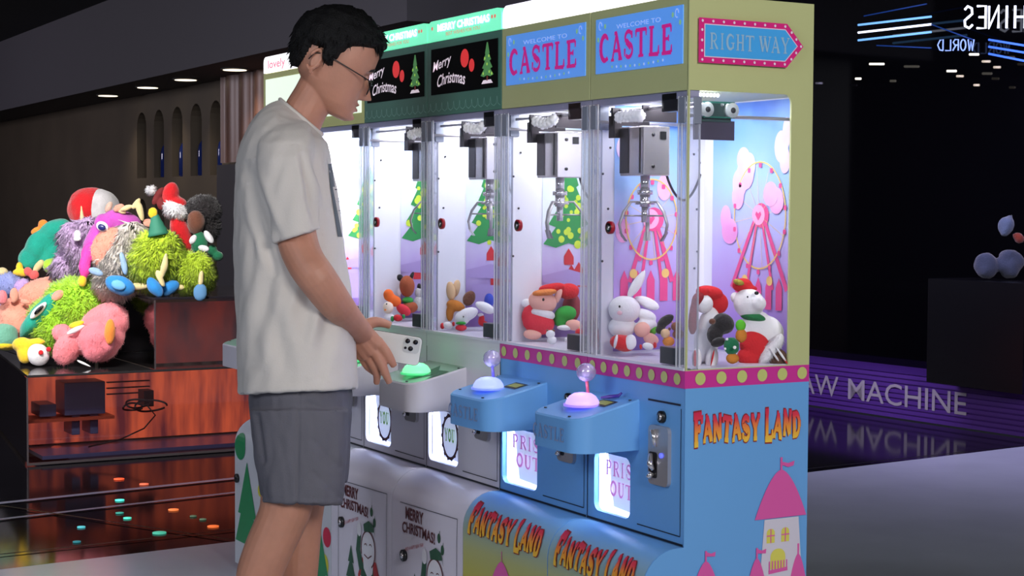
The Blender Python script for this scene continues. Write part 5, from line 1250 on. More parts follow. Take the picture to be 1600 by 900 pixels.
# glowing orange-red sheets added inside to stand for red reflections, a dark case and loose cable
def glow(name, c0, c1, s, scale, axis):
    m = D2.materials.new(name); m.use_nodes = True; nt = m.node_tree; b = nt.nodes['Principled BSDF']
    tc = nt.nodes.new('ShaderNodeTexCoord'); mp = nt.nodes.new('ShaderNodeMapping'); mp.inputs['Scale'].default_value = scale; nt.links.new(tc.outputs['Object'], mp.inputs[0])
    n = nt.nodes.new('ShaderNodeTexNoise'); n.inputs['Scale'].default_value = 1; n.inputs['Detail'].default_value = 3; nt.links.new(mp.outputs[0], n.inputs[0])
    r = nt.nodes.new('ShaderNodeValToRGB'); r.color_ramp.elements[0].position = .36; r.color_ramp.elements[1].position = .66; r.color_ramp.elements[0].color = lin(c0)+(1,); r.color_ramp.elements[1].color = lin(c1)+(1,)
    nt.links.new(n.outputs['Fac'], r.inputs[0]); nt.links.new(r.outputs[0], b.inputs['Emission Color']); b.inputs['Emission Strength'].default_value = s; b.inputs['Base Color'].default_value = lin((60, 20, 16))+(1,); b.inputs['Roughness'].default_value = .5
    return m
GLW = glow('reflection_orange', (104, 46, 52), (222, 96, 64), .95, (1, 14, 2.2), 'Y')
m = MB(); m.box(-5.40, -5.38, -.12, 2.2, .04, .41); pp(m.build('reflection_panel', GLW))
m = MB(); m.box(-5.39, -5.05, -.12, 2.2, .012, .03); pp(m.build('cable_tray', mat('tray_blue', (96, 104, 150), rough=.2)))
m = MB(); m.box(-5.36, -5.18, .02, .22, .20, .36); m.box(-5.36, -5.18, -.10, -.02, .20, .26); m.box(-5.36, -5.2, .06, .10, .10, .2); m.box(-5.36, -5.2, .15, .19, .10, .2); pp(m.build('power_unit', mat('unit_slate', (84, 92, 130), rough=.4), bevel=.004))
m = MB(); m.box(-5.36, -5.16, -.16, .26, .175, .19); pp(m.build('inner_shelf', mat('shelf_orange', (190, 84, 60), rough=.4)))
m = MB()
for (y0, z0, r, k) in ((.36, .25, .06, 0), (.42, .235, .08, 1), (.33, .235, .05, 2)):
    m.tube([(-5.1+.02*math.sin(t*2+k), y0+r*math.cos(t), z0+r*.35*math.sin(t)) for t in np.linspace(0, 2*math.pi*.93, 24)], .005, 6)
m.tube([(-5.08, .40, .24), (-5.08, .44, .19), (-5.07, .38, .13), (-5.06, .26, .085), (-5.05, .1, .06)], .004, 6)
for z in (.33, .30, .27): m.box(-5.38, -5.36, .28, .5, z, z+.006)
m.box(-5.3, -5.2, .42, .47, .22, .3)
pp(m.build('loose_cable', mat('cable_black', (14, 12, 16), rough=.5)))
# upper box
UB = thing('display_riser', 'mirror-sided box standing on the low plinth, fluffy lime toys sitting on it', 'display riser', (-5.5, 1.2, zl_))
def pu(o): o.parent = UB; o.matrix_parent_inverse = Matrix.Translation(-Vector(UB.location)); return o
pu(slab([(-4.985, .41), (-4.985, 2.2), (-6.0, 2.2), (-6.0, .41)], zu_-.012, zu_).build('riser_top', mat('riser_top_dark', (40, 36, 42), rough=.12), bevel=.002))
m = MB(); m.add([(-6.0, .41, zl_+.002), (-4.985, .41, zl_+.002), (-4.985, .41, zu_-.013), (-6.0, .41, zu_-.013)], [(0, 1, 2, 3)]); pu(m.build('mirror_side', mat('clear_mirror', (196, 188, 188), rough=.03, metal=1)))
m = MB(); m.add([(-4.985, .41, zl_+.002), (-4.985, 2.2, zl_+.002), (-4.985, 2.2, zu_-.013), (-4.985, .41, zu_-.013)], [(0, 1, 2, 3)]); pu(m.build('front_sheet', RA))
m = MB(); m.box(-5.20, -5.18, .45, 2.15, zl_+.01, .74); pu(m.build('reflection_panel', glow('reflection_dim', (62, 52, 58), (136, 60, 54), .75, (1, 7, 3), 'Y')))  # dimmer glowing sheet added for the reflections in the riser front
m = MB(); m.box(-4.99, -4.982, .408, .414, zl_+.002, zu_-.012); pu(m.build('edge_strip', edge_m))
BR = thing('display_riser', 'dark box at the back of the low plinth behind the toys', 'display riser', (-6.3, .2, zl_))
m = MB(); m.box(-6.58, -6.02, 0.0, .40, zl_+.001, .80); o = m.build('riser_shell', mat('riser_dark', (30, 28, 34), rough=.3), bevel=.004); o.parent = BR; o.matrix_parent_inverse = Matrix.Translation(-Vector(BR.location))
# ================================================================== PLUSH TOYS
def W(u, v, D): return CAM + (FWD*FPX + RGT*(u-800) + UPV*(450-v))*(D/FPX)
VB = Matrix((RGT, FWD, UPV)).transposed()
def fleece(name, rgb, bump=.5, bs=120, rough=.95): return mat(name, rgb, rough=rough, var=.10, vscale=18, bump=bump, bscale=bs, sheen=.35)
def blob(D, els, fur=0, flen=.02, seed=1, droop=.5, vox=None, sc=1):
    """one soft stuffed form: ellipsoids (u, v, depth step, ru, rv, rd, turn) fused together, with optional pile"""
    mb = MB(); k = D/FPX
    for e in els:
        u, v, dd, ru, rv, rd = e[:6]; rot = math.radians(e[6]) if len(e) > 6 else 0
        Rm = VB @ Matrix.Rotation(rot, 3, 'Y')
        mb.ell(W(u, v, D+dd), (ru*k, rd*k, rv*k), rot=Rm.to_quaternion(), n=22, m=14)
    return mb
def softmesh(name, mb, m, voxel, fur=0, flen=.02, droop=.4, seed=1, smooth=2):
    me = D2.meshes.new(name); me.from_pydata(mb.v, [], mb.f); o = D2.objects.new(name, me); C.objects.link(o)
    r = o.modifiers.new('r', 'REMESH'); r.mode = 'VOXEL'; r.voxel_size = voxel
    s = o.modifiers.new('s', 'SMOOTH'); s.iterations = smooth; s.factor = .5
    me2 = D2.meshes.new_from_object(o.evaluated_get(bpy.context.evaluated_depsgraph_get())); o.modifiers.clear(); o.data = me2; D2.meshes.remove(me); me = me2
    for v in me.vertices: v.co = v.co + v.normal*(noise.noise(v.co*18+Vector((seed, 0, 0)))*voxel*1.2)
    if fur:
        rn = random.Random(seed); V_ = [v.co[:] for v in me.vertices]; F_ = [tuple(p.vertices) for p in me.polygons]; P = me.polygons; n = len(P)
        for q in range(fur):
            p = P[rn.randrange(n)]; c = p.center; nr = p.normal
            t = Vector((rn.uniform(-1, 1), rn.uniform(-1, 1), rn.uniform(-1, 1))); t = (t-nr*t.dot(nr)).normalized()
            cl = noise.noise_vector(c*30)*.6
            d = (nr*.75+Vector((0, 0, -droop))+t*.25+cl).normalized(); L = flen*rn.uniform(.6, 1.2); w_ = L*.16; b = nr.cross(t).normalized()
            a0 = c+t*w_; a1 = c-t*w_*.5+b*w_*.8; a2 = c-t*w_*.5-b*w_*.8; m1 = c+d*L*.6
            i = len(V_); V_ += [a0[:], a1[:], a2[:], (c+d*L+Vector((0, 0, -droop*L*.4)))[:]]; F_ += [(i, i+1, i+3), (i+1, i+2, i+3), (i+2, i, i+3)]
        me3 = D2.meshes.new(name); me3.from_pydata(V_, [], F_); o.data = me3; D2.meshes.remove(me); me = me3
    me.name = name; me.materials.append(m); me.polygons.foreach_set('use_smooth', [True]*len(me.polygons))
    return o
def toy(name, label, cat, D, parts, group='plush toys on the plinth', base=None, vox=.007):
    """parts: (name, material, ellipsoids, options); the thing's origin lies under it"""
    us = [e[0] for p in parts for e in p[2]]; vs = [e[1]+e[4] for p in parts for e in p[2]]
    loc = W(sum(us)/len(us), max(vs), D)
    t = thing(name, label, cat, tuple(loc), group)
    for (pn, m, els, *opt) in parts:
        op = opt[0] if opt else {}
        if op.get('raw'): o = op['raw'](pn, m)
        else: o = softmesh(pn, blob(D, els), m, op.get('vox', vox), op.get('fur', 0), op.get('flen', .02), op.get('droop', .4), op.get('seed', 1), op.get('smooth', 2))
        o.parent = t; o.matrix_parent_inverse = Matrix.Translation(-loc)
    return t
LIME = fleece('fur_lime', (188, 216, 48)); LIME2 = fleece('fur_bright_lime', (168, 216, 50)); TEALF = fleece('fleece_teal', (20, 160, 136)); LAV = fleece('fur_lavender', (204, 174, 214)); CRM = fleece('fur_cream', (226, 216, 206))
MAGF = fleece('fleece_magenta', (190, 74, 178)); PEACH = fleece('fleece_peach', (240, 160, 136)); PINKF = fleece('fleece_pink', (244, 134, 142)); REDF = fleece('fleece_red', (206, 16, 26)); GREYW = fleece('fleece_grey_white', (200, 196, 196))
BLUEF = fleece('felt_blue', (40, 132, 204), bump=.2); BEIGE = fleece('fleece_beige', (226, 206, 150), bump=.2); ORF = fleece('fleece_orange', (240, 140, 50)); YELF = fleece('fleece_yellow', (246, 202, 40)); BRN = fleece('fleece_brown', (112, 66, 46)); BLKF = fleece('fur_black', (30, 24, 26)); WHF = fleece('fleece_white', (236, 234, 236), bump=.25)
GRNF = fleece('felt_green', (20, 110, 72)); LBL = fleece('fur_pale_blue', (150, 160, 214)); LIL = fleece('fur_lilac', (192, 160, 214)); EYEB = mat('eye_black', (14, 14, 18), rough=.2); EYEW = mat('eye_white', (235, 235, 240), rough=.3); NAVY = mat('eye_navy', (40, 44, 110), rough=.3)
CONE = mat('hat_teal_green', (52, 130, 104), rough=.7)
def conehat(D, base, tip, r):
    def f(pn, m):
        mb = MB(); a = W(*base, D); b = W(*tip, D); k = D/FPX; n = 9
        mb.tube([a.lerp(b, i/n) for i in range(n+1)], [r*k*(1-i/n*.88)*(1+.04*(-1)**i) for i in range(n+1)], 20); return mb.build(pn, m)
    return f
D1 = 8.12
toy('plush_monster', 'shaggy lime green monster in a teal cone hat on the mirrored box', 'plush toy', D1+.02, [
    ('body', LIME, [(246, 409, .02, 37, 42, 34), (230, 414, .0, 27, 34, 28), (265, 409, .04, 26, 40, 28), (236, 385, .02, 24, 22, 24), (258, 384, .02, 24, 20, 24)], dict(fur=5600, flen=.036, droop=.6, seed=3)),
    ('hat', CONE, [(247, 365, 0, 1, 1, 1)], dict(raw=conehat(D1, (248, 368), (240, 326), 17))),
    ('hat_star', YELF, [(239, 333, -.03, 7, 9, 4)], dict(vox=.004)),
    ('foot', BLUEF, [(188, 446, -.10, 24, 15, 14, 20)], dict(vox=.005)), ('foot_spiral', mat('felt_light_blue', (110, 176, 226), rough=.9), [(185, 445, -.145, 12, 8, 4, 20)], dict(vox=.004)),
    ('foot', BLUEF, [(242, 449, -.10, 10, 18, 10, -35)], dict(vox=.005)), ('leg', BEIGE, [(217, 447, -.07, 16, 6, 6, 0)], dict(vox=.005)), ('arm', BEIGE, [(257, 415, -.12, 5, 20, 5, 8), (251, 436, -.12, 5, 14, 5, -25)], dict(vox=.005))])
toy('plush_monster', 'smaller shaggy lime monster with blue flippers at the right end of the mirrored box', 'plush toy', D1+.05, [
    ('body', LIME, [(303, 424, .02, 28, 30, 26), (312, 426, 0, 22, 28, 22), (292, 428, 0, 18, 28, 20)], dict(fur=3600, flen=.032, droop=.6, seed=5)),
    ('flipper', BLUEF, [(264, 450, -.08, 17, 11, 9, -25)], dict(vox=.005)), ('flipper', mat('felt_slate_blue', (92, 140, 184), rough=.9, bump=.2), [(313, 457, -.09, 11, 13, 6)], dict(vox=.005)), ('arm', BEIGE, [(314, 435, -.09, 4, 12, 4, 5)], dict(vox=.004)), ('leg', BEIGE, [(281, 449, -.06, 8, 5, 5)], dict(vox=.004))])
toy('plush_gnome', 'red Santa gnome with white fur brim and striped scarf behind the lime monsters', 'plush toy', D1+.30, [
    ('body', REDF, [(284, 366, 0, 15, 36, 20, -20)], dict(vox=.006)), ('hat', REDF, [(266, 305, 0, 14, 20, 14, 8), (275, 320, 0, 17, 14, 15)], dict(vox=.006)),
    ('brim', WHF, [(275, 328, -.02, 21, 12, 18, 24)], dict(fur=800, flen=.02, vox=.006)), ('face', PEACH, [(278, 345, -.01, 12, 10, 12)], dict(vox=.005)),
    ('scarf', mat('scarf_dark_red', (120, 40, 40), rough=.9, bump=.4), [(247, 306, -.02, 6, 16, 5, 30), (252, 318, -.02, 6, 10, 5)], dict(vox=.004)), ('pompom', WHF, [(236, 297, -.02, 7, 7, 7)], dict(fur=300, flen=.015, vox=.004))])
toy('plush_doll', 'brown doll with curly black hair in green and white at the right rear', 'plush toy', D1+.26, [
    ('head', BRN, [(306, 347, -.03, 14, 18, 13)], dict(vox=.005)), ('hair', BLKF, [(317, 330, .03, 25, 24, 20), (326, 352, .04, 16, 26, 14)], dict(fur=2600, flen=.02, droop=0, seed=8)),
    ('body', GRNF, [(312, 382, -.02, 13, 20, 12)], dict(vox=.005)), ('arm', WHF, [(326, 370, -.05, 6, 12, 6, -35), (302, 374, -.05, 5, 8, 5, 30)], dict(vox=.004)), ('bow', WHF, [(318, 388, -.09, 9, 5, 4, 15)], dict(vox=.004)), ('leg', GRNF, [(340, 400, 0, 9, 8, 8), (332, 392, 0, 8, 10, 8)], dict(vox=.005))])
toy('plush_reindeer', 'cream shaggy reindeer with beige antlers left of the lime monster', 'plush toy', D1+.09, [
    ('body', CRM, [(186, 412, .0, 28, 48, 26, 14), (205, 375, .02, 26, 30, 24), (178, 430, 0, 26, 26, 22)], dict(fur=5200, flen=.05, droop=.8, seed=6)),
    ('antler', BEIGE, [(219, 330, -.02, 5, 16, 5, -15), (213, 318, -.02, 4, 10, 4, 35), (197, 325, -.02, 10, 4, 4, -20), (190, 330, 0, 8, 4, 4, 20)], dict(vox=.004)), ('ear', PEACH, [(186, 325, 0, 9, 6, 5, -25), (232, 348, 0, 9, 7, 5, 10)], dict(vox=.004)),
    ('bow', mat('felt_powder_blue', (150, 180, 214), rough=.9, bump=.3), [(193, 412, -.16, 5, 18, 5, -12), (150, 425, -.16, 12, 6, 5, 20)], dict(vox=.004))])
toy('plush_donkey', 'magenta donkey with peach muzzle and big white eye in the heap', 'plush toy', D1+.14, [
    ('head', MAGF, [(190, 346, .0, 30, 17, 20, 12), (156, 374, .02, 22, 36, 20, 30), (166, 352, .0, 20, 16, 18, 40)], dict(vox=.006)), ('muzzle', PEACH, [(169, 386, -.07, 24, 34, 18, 28)], dict(vox=.006, fur=900, flen=.012)),
    ('leg', mat('fleece_hot_pink', (236, 70, 168), rough=.95, bump=.5, bscale=120), [(133, 415, -.05, 9, 22, 9, 5), (140, 395, -.03, 12, 18, 10, 20)], dict(vox=.005)), ('hoof', YELF, [(129, 439, -.06, 7, 9, 7)], dict(vox=.004)),
    ('eye', EYEW, [(160, 354, -.10, 10, 8, 4, 25)], dict(vox=.003)), ('pupil', NAVY, [(159, 355, -.125, 6.5, 5, 3, 25)], dict(vox=.003)), ('ear', fleece('fleece_tan', (206, 170, 150)), [(170, 324, .03, 5, 10, 4, 25)], dict(vox=.004))])
toy('plush_unicorn', 'lavender shaggy unicorn with a cream horn and white flower', 'plush toy', D1+.30, [
    ('body', LAV, [(124, 390, 0, 22, 46, 22, -26), (136, 362, .02, 22, 22, 20), (104, 418, 0, 20, 24, 18, -20)], dict(fur=4200, flen=.045, droop=.7, seed=9)),
    ('horn', BEIGE, [(128, 338, 0, 1, 1, 1)], dict(raw=conehat(D1+.3, (129, 352), (127, 322), 5))), ('flower', WHF, [(121, 366, -.13, 6, 7, 3), (121, 373, -.13, 6, 4, 3)], dict(vox=.003))])
toy('plush_ball', 'large round plush ball, red on the left half and grey-white on the right', 'plush toy', D1+.62, [
    ('red_half', REDF, [(140, 326, 0, 34, 34, 30)], dict(vox=.007)), ('white_half', GREYW, [(160, 328, -.01, 27, 33, 28, -12)], dict(vox=.007))])
toy('plush_dinosaur', 'long teal dinosaur with orange fins lying across the back of the heap', 'plush toy', D1+.62, [
    ('body', TEALF, [(86, 366, 0, 30, 22, 20, -32), (66, 384, 0, 32, 24, 22, -42), (50, 402, 0, 22, 20, 18, -35), (84, 400, .0, 26, 24, 20)], dict(vox=.007)),
    ('belly', LIME2, [(84, 416, -.08, 17, 13, 14)], dict(vox=.006)), ('fin', ORF, [(68, 352, 0, 8, 9, 5, 10), (56, 361, 0, 9, 6, 5, -30)], dict(vox=.005)), ('foot', YELF, [(32, 426, -.06, 12, 6, 8, 5), (30, 419, -.05, 5, 9, 5)], dict(vox=.005)), ('arm', BEIGE, [(60, 416, -.1, 6, 12, 6, 35)], dict(vox=.004)), ('bow', fleece('fleece_coral', (232, 96, 92)), [(54, 430, -.12, 7, 8, 5, 40), (44, 424, -.12, 6, 7, 5, -30)], dict(vox=.004))])
toy('plush_fish', 'small blue star-shaped toy between the teal dinosaur and the unicorn', 'plush toy', D1+.34, [('body', mat('felt_mid_blue', (70, 110, 196), rough=.9, bump=.3), [(98, 374, 0, 5, 11, 4, 15), (98, 378, 0, 10, 5, 4, 25)], dict(vox=.004))])
D3 = 8.25
toy('plush_monster', 'big bright lime shaggy monster lying on its back, teal face towards the left', 'plush toy', D3, [
    ('body', LIME2, [(118, 478, .05, 46, 42, 36, 20), (88, 508, .04, 40, 44, 34, -35), (150, 462, .12, 24, 26, 26)], dict(fur=6500, flen=.032, droop=.2, seed=11)),
    ('face', TEALF, [(66, 490, -.0, 16, 50, 26, 42)], dict(vox=.006)), ('eye', EYEW, [(60, 485, -.09, 6, 18, 5, 44)], dict(vox=.003)), ('pupil', EYEB, [(61, 484, -.11, 3.4, 10, 3, 44)], dict(vox=.0025)),
    ('cheek', fleece('fleece_blush', (240, 160, 140)), [(90, 462, -.06, 11, 7, 5, -35)], dict(vox=.004))])
toy('plush_bear', 'salmon pink bear lying at the left edge of the plinth behind the teal face', 'plush toy', D3+.22, [
    ('body', PEACH, [(60, 462, .03, 34, 26, 26, -20), (28, 500, 0, 34, 36, 30, -30), (84, 445, .08, 26, 14, 18)], dict(vox=.008, fur=1500, flen=.012)), ('ear', PEACH, [(22, 462, -.1, 7, 12, 5, 5), (40, 472, -.1, 8, 5, 4)], dict(vox=.005)), ('paw', PINKF, [(3, 465, -.12, 8, 11, 7)], dict(vox=.005))])
toy('plush_sheep', 'pale blue and lilac woolly sheep at the left edge of the picture', 'plush toy', D3+.44, [
    ('wool', LBL, [(12, 447, 0, 24, 20, 18)], dict(vox=.007, fur=1800, flen=.015, droop=0)), ('lilac_wool', LIL, [(36, 452, -.02, 16, 16, 14), (2, 490, -.1, 16, 28, 14)], dict(vox=.007, fur=900, flen=.012, droop=0)), ('head', BEIGE, [(4, 425, 0, 9, 8, 8)], dict(vox=.005))])
toy('plush_octopus', 'pink octopus with orange patches lying in front on the low plinth', 'plush toy', D3-.12, [
    ('body', PINKF, [(158, 522, .03, 36, 44, 34, 12), (172, 500, .05, 30, 28, 30)], dict(vox=.008, fur=1500, flen=.010)), ('tentacle', fleece('fleece_rose', (240, 128, 140)), [(150, 533, -.10, 28, 30, 20, 10)], dict(vox=.007, fur=900, flen=.01)), ('tentacle', PINKF, [(104, 546, -.03, 20, 26, 20, 20), (122, 530, .0, 20, 24, 18), (96, 520, .02, 16, 14, 12)], dict(vox=.007, fur=900, flen=.010)),
    ('patch', ORF, [(172, 518, -.14, 9, 20, 8, 5)], dict(vox=.005)), ('patch', YELF, [(120, 507, -.07, 13, 5, 5, -20)], dict(vox=.005)), ('patch', WHF, [(119, 515, -.09, 16, 4, 4, -25)], dict(vox=.004)), ('care_tag', WHF, [(131, 568, -.10, 12, 2, 1.5, 25)], dict(vox=.0025))])
toy('plush_mushroom', 'white ball with red dots and a yellow boot in front of the lime monster', 'plush toy', D3-.10, [
    ('ball', WHF, [(60, 554, -.05, 17, 17, 16)], dict(vox=.005)), ('dot', REDF, [(64, 551, -.10, 4, 4, 2)], dict(vox=.0025)), ('dot', REDF, [(76, 546, -.09, 4, 4, 3)], dict(vox=.0025)), ('boot', YELF, [(36, 540, 0, 16, 13, 14, 10), (38, 552, -.01, 12, 16, 12), (56, 534, .0, 16, 6, 8)], dict(vox=.006))])
toy('plush_egg', 'teal and yellow egg-shaped toy at the lower left edge of the plinth', 'plush toy', D3+.10, [('shell', fleece('fleece_sea', (110, 172, 146)), [(8, 527, 0, 20, 22, 20)], dict(vox=.006)), ('band', YELF, [(8, 540, -.01, 16, 8, 17)], dict(vox=.005))])
# ---- toys behind the glass of the machines
def ctoy(name, label, ref, parts, group, vox=.0035, cat='plush toy'):
    return toy(name, label, cat, ref, [(p[0], p[1], p[2], dict(dict(vox=vox), **(p[3] if len(p) > 3 else {}))) for p in parts], group)
def dY(u, v, y): return (atY(u, v, y)-CAM).dot(FWD)
def dX(u, v, x): return (atX(u, v, x)-CAM).dot(FWD)
G1 = 'plush toys in the nearest machine'
WHS = mat('plush_white', (240, 238, 240), rough=.9, bump=.15, sheen=.3); BEARW = WHS
d = dY(985, 480, .085)
ctoy('plush_rabbit', 'white rabbit with raised long ear behind the front pane of the nearest machine', d, [
    ('body', WHS, [(972, 510, .01, 22, 18, 20), (1008, 492, 0, 18, 8, 9, 22), (1010, 508, 0, 16, 10, 10)]), ('head', WHS, [(975, 484, 0, 26, 22, 22)]), ('ear', WHS, [(995, 443, .0, 8, 26, 6, 32)]), ('ear', WHS, [(1010, 473, .02, 22, 8, 7, 22)]), ('eye', EYEB, [(968, 479, -.035, 2, 2.6, 1.6)], dict(vox=.0012)), ('cheek', mat('blush', (246, 200, 210), rough=.9), [(968, 489, -.034, 5, 4, 1.5)], dict(vox=.0015))], G1)
d = dX(1172, 470, -.085)
ctoy('plush_bear', 'white bear with red hat and green scarf at the side window', d, [
    ('body', WHS, [(1182, 518, .0, 30, 32, 24), (1205, 515, 0, 18, 22, 16, -30)]), ('head', WHS, [(1170, 474, -.01, 24, 24, 22), (1184, 474, -.03, 13, 12, 14)]), ('ear', WHS, [(1149, 465, 0, 8, 9, 6)]), ('hat', mat('hat_red', (212, 20, 30), rough=.85, bump=.3), [(1160, 446, .0, 16, 11, 15), (1168, 451, 0, 17, 6, 15)]),
    ('hat_trim', mat('trim_gold_green', (176, 160, 50), rough=.8, bump=.5), [(1154, 441, -.02, 9, 4, 8, 20)]), ('scarf', mat('scarf_green', (24, 120, 62), rough=.85, bump=.3), [(1177, 496, -.01, 22, 8, 20, 12)]), ('nose', EYEB, [(1182, 458, -.05, 3.6, 3, 3)], dict(vox=.0015)), ('eye', EYEB, [(1168, 464, -.05, 1.8, 2.2, 2)], dict(vox=.0012))], G1)
d = dX(1110, 510, -.06)
ctoy('plush_snowman', 'white snowman under a big red cap at the left of the side window', d+.02, [
    ('body', WHS, [(1105, 525, .02, 20, 46, 20, 8)]), ('head', WHS, [(1100, 476, .0, 14, 15, 14)]), ('cap', mat('hat_red', (1, 1, 1)), [(1110, 456, .02, 20, 10, 16, 12), (1122, 474, .03, 16, 16, 12, 40), (1098, 455, .0, 10, 8, 10)]), ('scarf', mat('red_dark_knit', (150, 24, 34), rough=.9, bump=.5, bscale=300), [(1084, 495, -.01, 8, 28, 8, 5), (1090, 468, -.01, 8, 12, 8, 30)]), ('leg', WHS, [(1112, 562, -.02, 10, 22, 10, 8)]), ('leg', WHS, [(1089, 560, -.03, 9, 18, 9)]), ('stripe', REDF, [(1113, 560, -.04, 2, 15, 2, 12)], dict(vox=.0015)), ('stripe', REDF, [(1086, 560, -.05, 3, 14, 3)], dict(vox=.0015))], G1)
ctoy('plush_reindeer', 'black and brown reindeer hugging a ginger biscuit in the side window', d-.02, [
    ('body', BLKF, [(1130, 505, .0, 18, 16, 15, 20), (1116, 523, .0, 12, 16, 12)]), ('muzzle', BRN, [(1113, 502, -.03, 7, 6, 6)]), ('arm', BLKF, [(1122, 535, -.02, 12, 7, 7, -20)])], G1)
ctoy('plush_biscuit', 'orange ginger biscuit man with lime cap beside the black reindeer', d-.045, [
    ('body', mat('ginger', (206, 128, 50), rough=.9, bump=.3), [(1158, 524, 0, 9, 11, 7)]), ('cap', mat('cap_lime', (96, 190, 50), rough=.9), [(1157, 508, .0, 9, 10, 7)])], G1)
ctoy('plush_tree', 'small dark green tree toy with white dots low in the side window', d-.055, [
    ('body', GRNF, [(1143, 541, 0, 13, 15, 8)]), ('face', mat('ginger', (1, 1, 1)), [(1144, 560, -.0, 11, 9, 8)]), ('dot', WHS, [(1136, 530, -.012, 2.6, 2.6, 2)], dict(vox=.0012)), ('dot', WHS, [(1148, 543, -.022, 3.4, 3.4, 2)], dict(vox=.0012)), ('dot', WHS, [(1133, 545, -.02, 2.6, 2.6, 2)], dict(vox=.0012))], G1)
d = dX(1190, 545, -.05)
ctoy('plush_stocking', 'red Christmas stocking with white fur cuff in front of the white bear', d, [
    ('body', mat('hat_red', (1, 1, 1)), [(1180, 540, .0, 22, 26, 16, -20), (1172, 558, 0, 20, 14, 16)]), ('cuff', WHS, [(1204, 546, -.01, 10, 30, 16, 38)], dict(fur=500, flen=.006))], G1)
m_str = mat('scarf_brown', (104, 68, 48), rough=.9, bump=.5, bscale=250)
ctoy('plush_scarf', 'folded brown and white striped scarf at the lower right of the side window', d+.0, [
    ('knit', m_str, [(1216, 560, -.01, 16, 14, 12, 30)]), ('stripe', WHS, [(1209, 553, -.035, 1.6, 14, 2, -35)], dict(vox=.0014)), ('stripe', WHS, [(1220, 553, -.035, 1.6, 14, 2, -35)], dict(vox=.0014)), ('stripe', REDF, [(1226, 562, -.03, 1.6, 9, 2, -35)], dict(vox=.0014))], G1)
SM = [ # small toys low in the machines: (name, label, u, v, Y, parts)
 ('plush_candy', 'red and white striped sweet under the white rabbit', 972, 536, .05, [('body', REDF, [(972, 536, 0, 20, 13, 12, 8)]), ('stripe', WHS, [(962, 534, -.012, 3, 12, 5, 12)], dict(vox=.002)), ('wrap', WHS, [(985, 534, -.01, 9, 12, 8, 5)])]),
 ('plush_elf', 'peach-faced elf lying between the rabbit and the black bird', 1003, 520, .10, [('head', mat('felt_peach', (236, 176, 160), rough=.9), [(1003, 515, 0, 12, 11, 10)]), ('body', mat('felt_peach', (1, 1, 1)), [(1018, 530, 0, 12, 8, 8, 20)]), ('cap', mat('cap_lime', (1, 1, 1)), [(1020, 515, .01, 7, 7, 6)])]),
 ('plush_bird', 'black bird leaning at the right end behind the front pane', 1040, 500, .12, [('body', BLKF, [(1040, 502, 0, 16, 8, 8, -35), (1032, 516, 0, 9, 8, 7)])]),
 ('plush_bear', 'little tan bear head above the grey lock box of the nearest machine', 1040, 528, .08, [('head', mat('felt_tan', (216, 180, 140), rough=.9), [(1039, 521, 0, 9, 9, 8)]), ('body', mat('ginger', (1, 1, 1)), [(1044, 533, 0, 10, 8, 8)]), ('ear', BRN, [(1046, 514, 0, 3, 3, 2.5)], dict(vox=.0015))]),
 ('plush_drum', 'red and white drum toy at the left end of the nearest machine', 935, 528, .09, [('body', REDF, [(930, 530, 0, 10, 18, 9)]), ('rim', WHS, [(932, 510, 0, 11, 4, 9)], dict(vox=.002)), ('tail', GRNF, [(924, 508, 0, 6, 8, 5)])]),
]
for (nm, lab, u, v, y, parts) in SM: ctoy(nm, lab, dY(u, v, y), parts, G1)
G2 = 'plush toys in the second machine'
d = dY(850, 480, .10)
ctoy('plush_elf', 'elf doll with peach face and red hat behind the pane of the second machine', d, [
    ('head', mat('felt_peach', (1, 1, 1)), [(848, 472, 0, 22, 17, 17, 10)]), ('ear', mat('felt_peach', (1, 1, 1)), [(872, 462, 0, 5, 13, 5, 15)]), ('hat', mat('hat_red', (1, 1, 1)), [(862, 450, .01, 20, 8, 14, -8), (888, 456, .02, 16, 12, 12)]), ('hair', mat('fringe_orange', (226, 130, 60), rough=.9, bump=.4), [(851, 457, -.015, 19, 5, 12, -6)]),
    ('body', WHS, [(848, 491, -.005, 20, 9, 12, 12)]), ('dress', mat('dress_red', (224, 50, 66), rough=.85, bump=.2), [(842, 505, .0, 26, 18, 18, 10), (824, 490, 0, 8, 16, 9, 18)]), ('foot', mat('felt_peach', (1, 1, 1)), [(832, 522, -.01, 15, 9, 10)]), ('mitten', WHS, [(822, 474, 0, 8, 7, 6)]), ('eye', EYEB, [(849, 468, -.028, 2, 2.6, 1.5)], dict(vox=.0012))], G2)
ctoy('plush_frog', 'bright green elf toy beside the peach-faced elf', d+.01, [('body', mat('felt_leaf', (50, 160, 60), rough=.9), [(884, 490, 0, 18, 13, 12, -15), (876, 502, 0, 12, 10, 10)]), ('face', mat('felt_peach', (1, 1, 1)), [(896, 508, -.01, 14, 9, 9, 10)]), ('collar', WHS, [(882, 512, -.01, 13, 5, 8)], dict(vox=.002))], G2)
ctoy('plush_gnome', 'dark red gnome body at the right rear of the second machine', d+.06, [('body', mat('felt_wine', (150, 50, 60), rough=.9), [(893, 480, 0, 14, 24, 12)])], G2)
ctoy('plush_candle', 'violet and white candle toy at the left end of the second machine', dY(797, 500, .07), [('body', LIL, [(796, 505, 0, 6, 20, 6)]), ('flame', WHS, [(797, 482, 0, 4, 6, 4)], dict(vox=.0015))], G2)
G3 = 'plush toys in the third machine'
d = dY(735, 490, .10)
ctoy('plush_shark', 'white pointed toy with dark dot in the third machine', d, [('body', WHS, [(730, 491, 0, 19, 11, 11, -22), (722, 497, 0, 13, 12, 10)]), ('tail', WHS, [(757, 480, 0, 17, 8, 9, 25)]), ('eye', EYEB, [(724, 495, -.016, 1.6, 2, 1.4)], dict(vox=.0012))], G3)
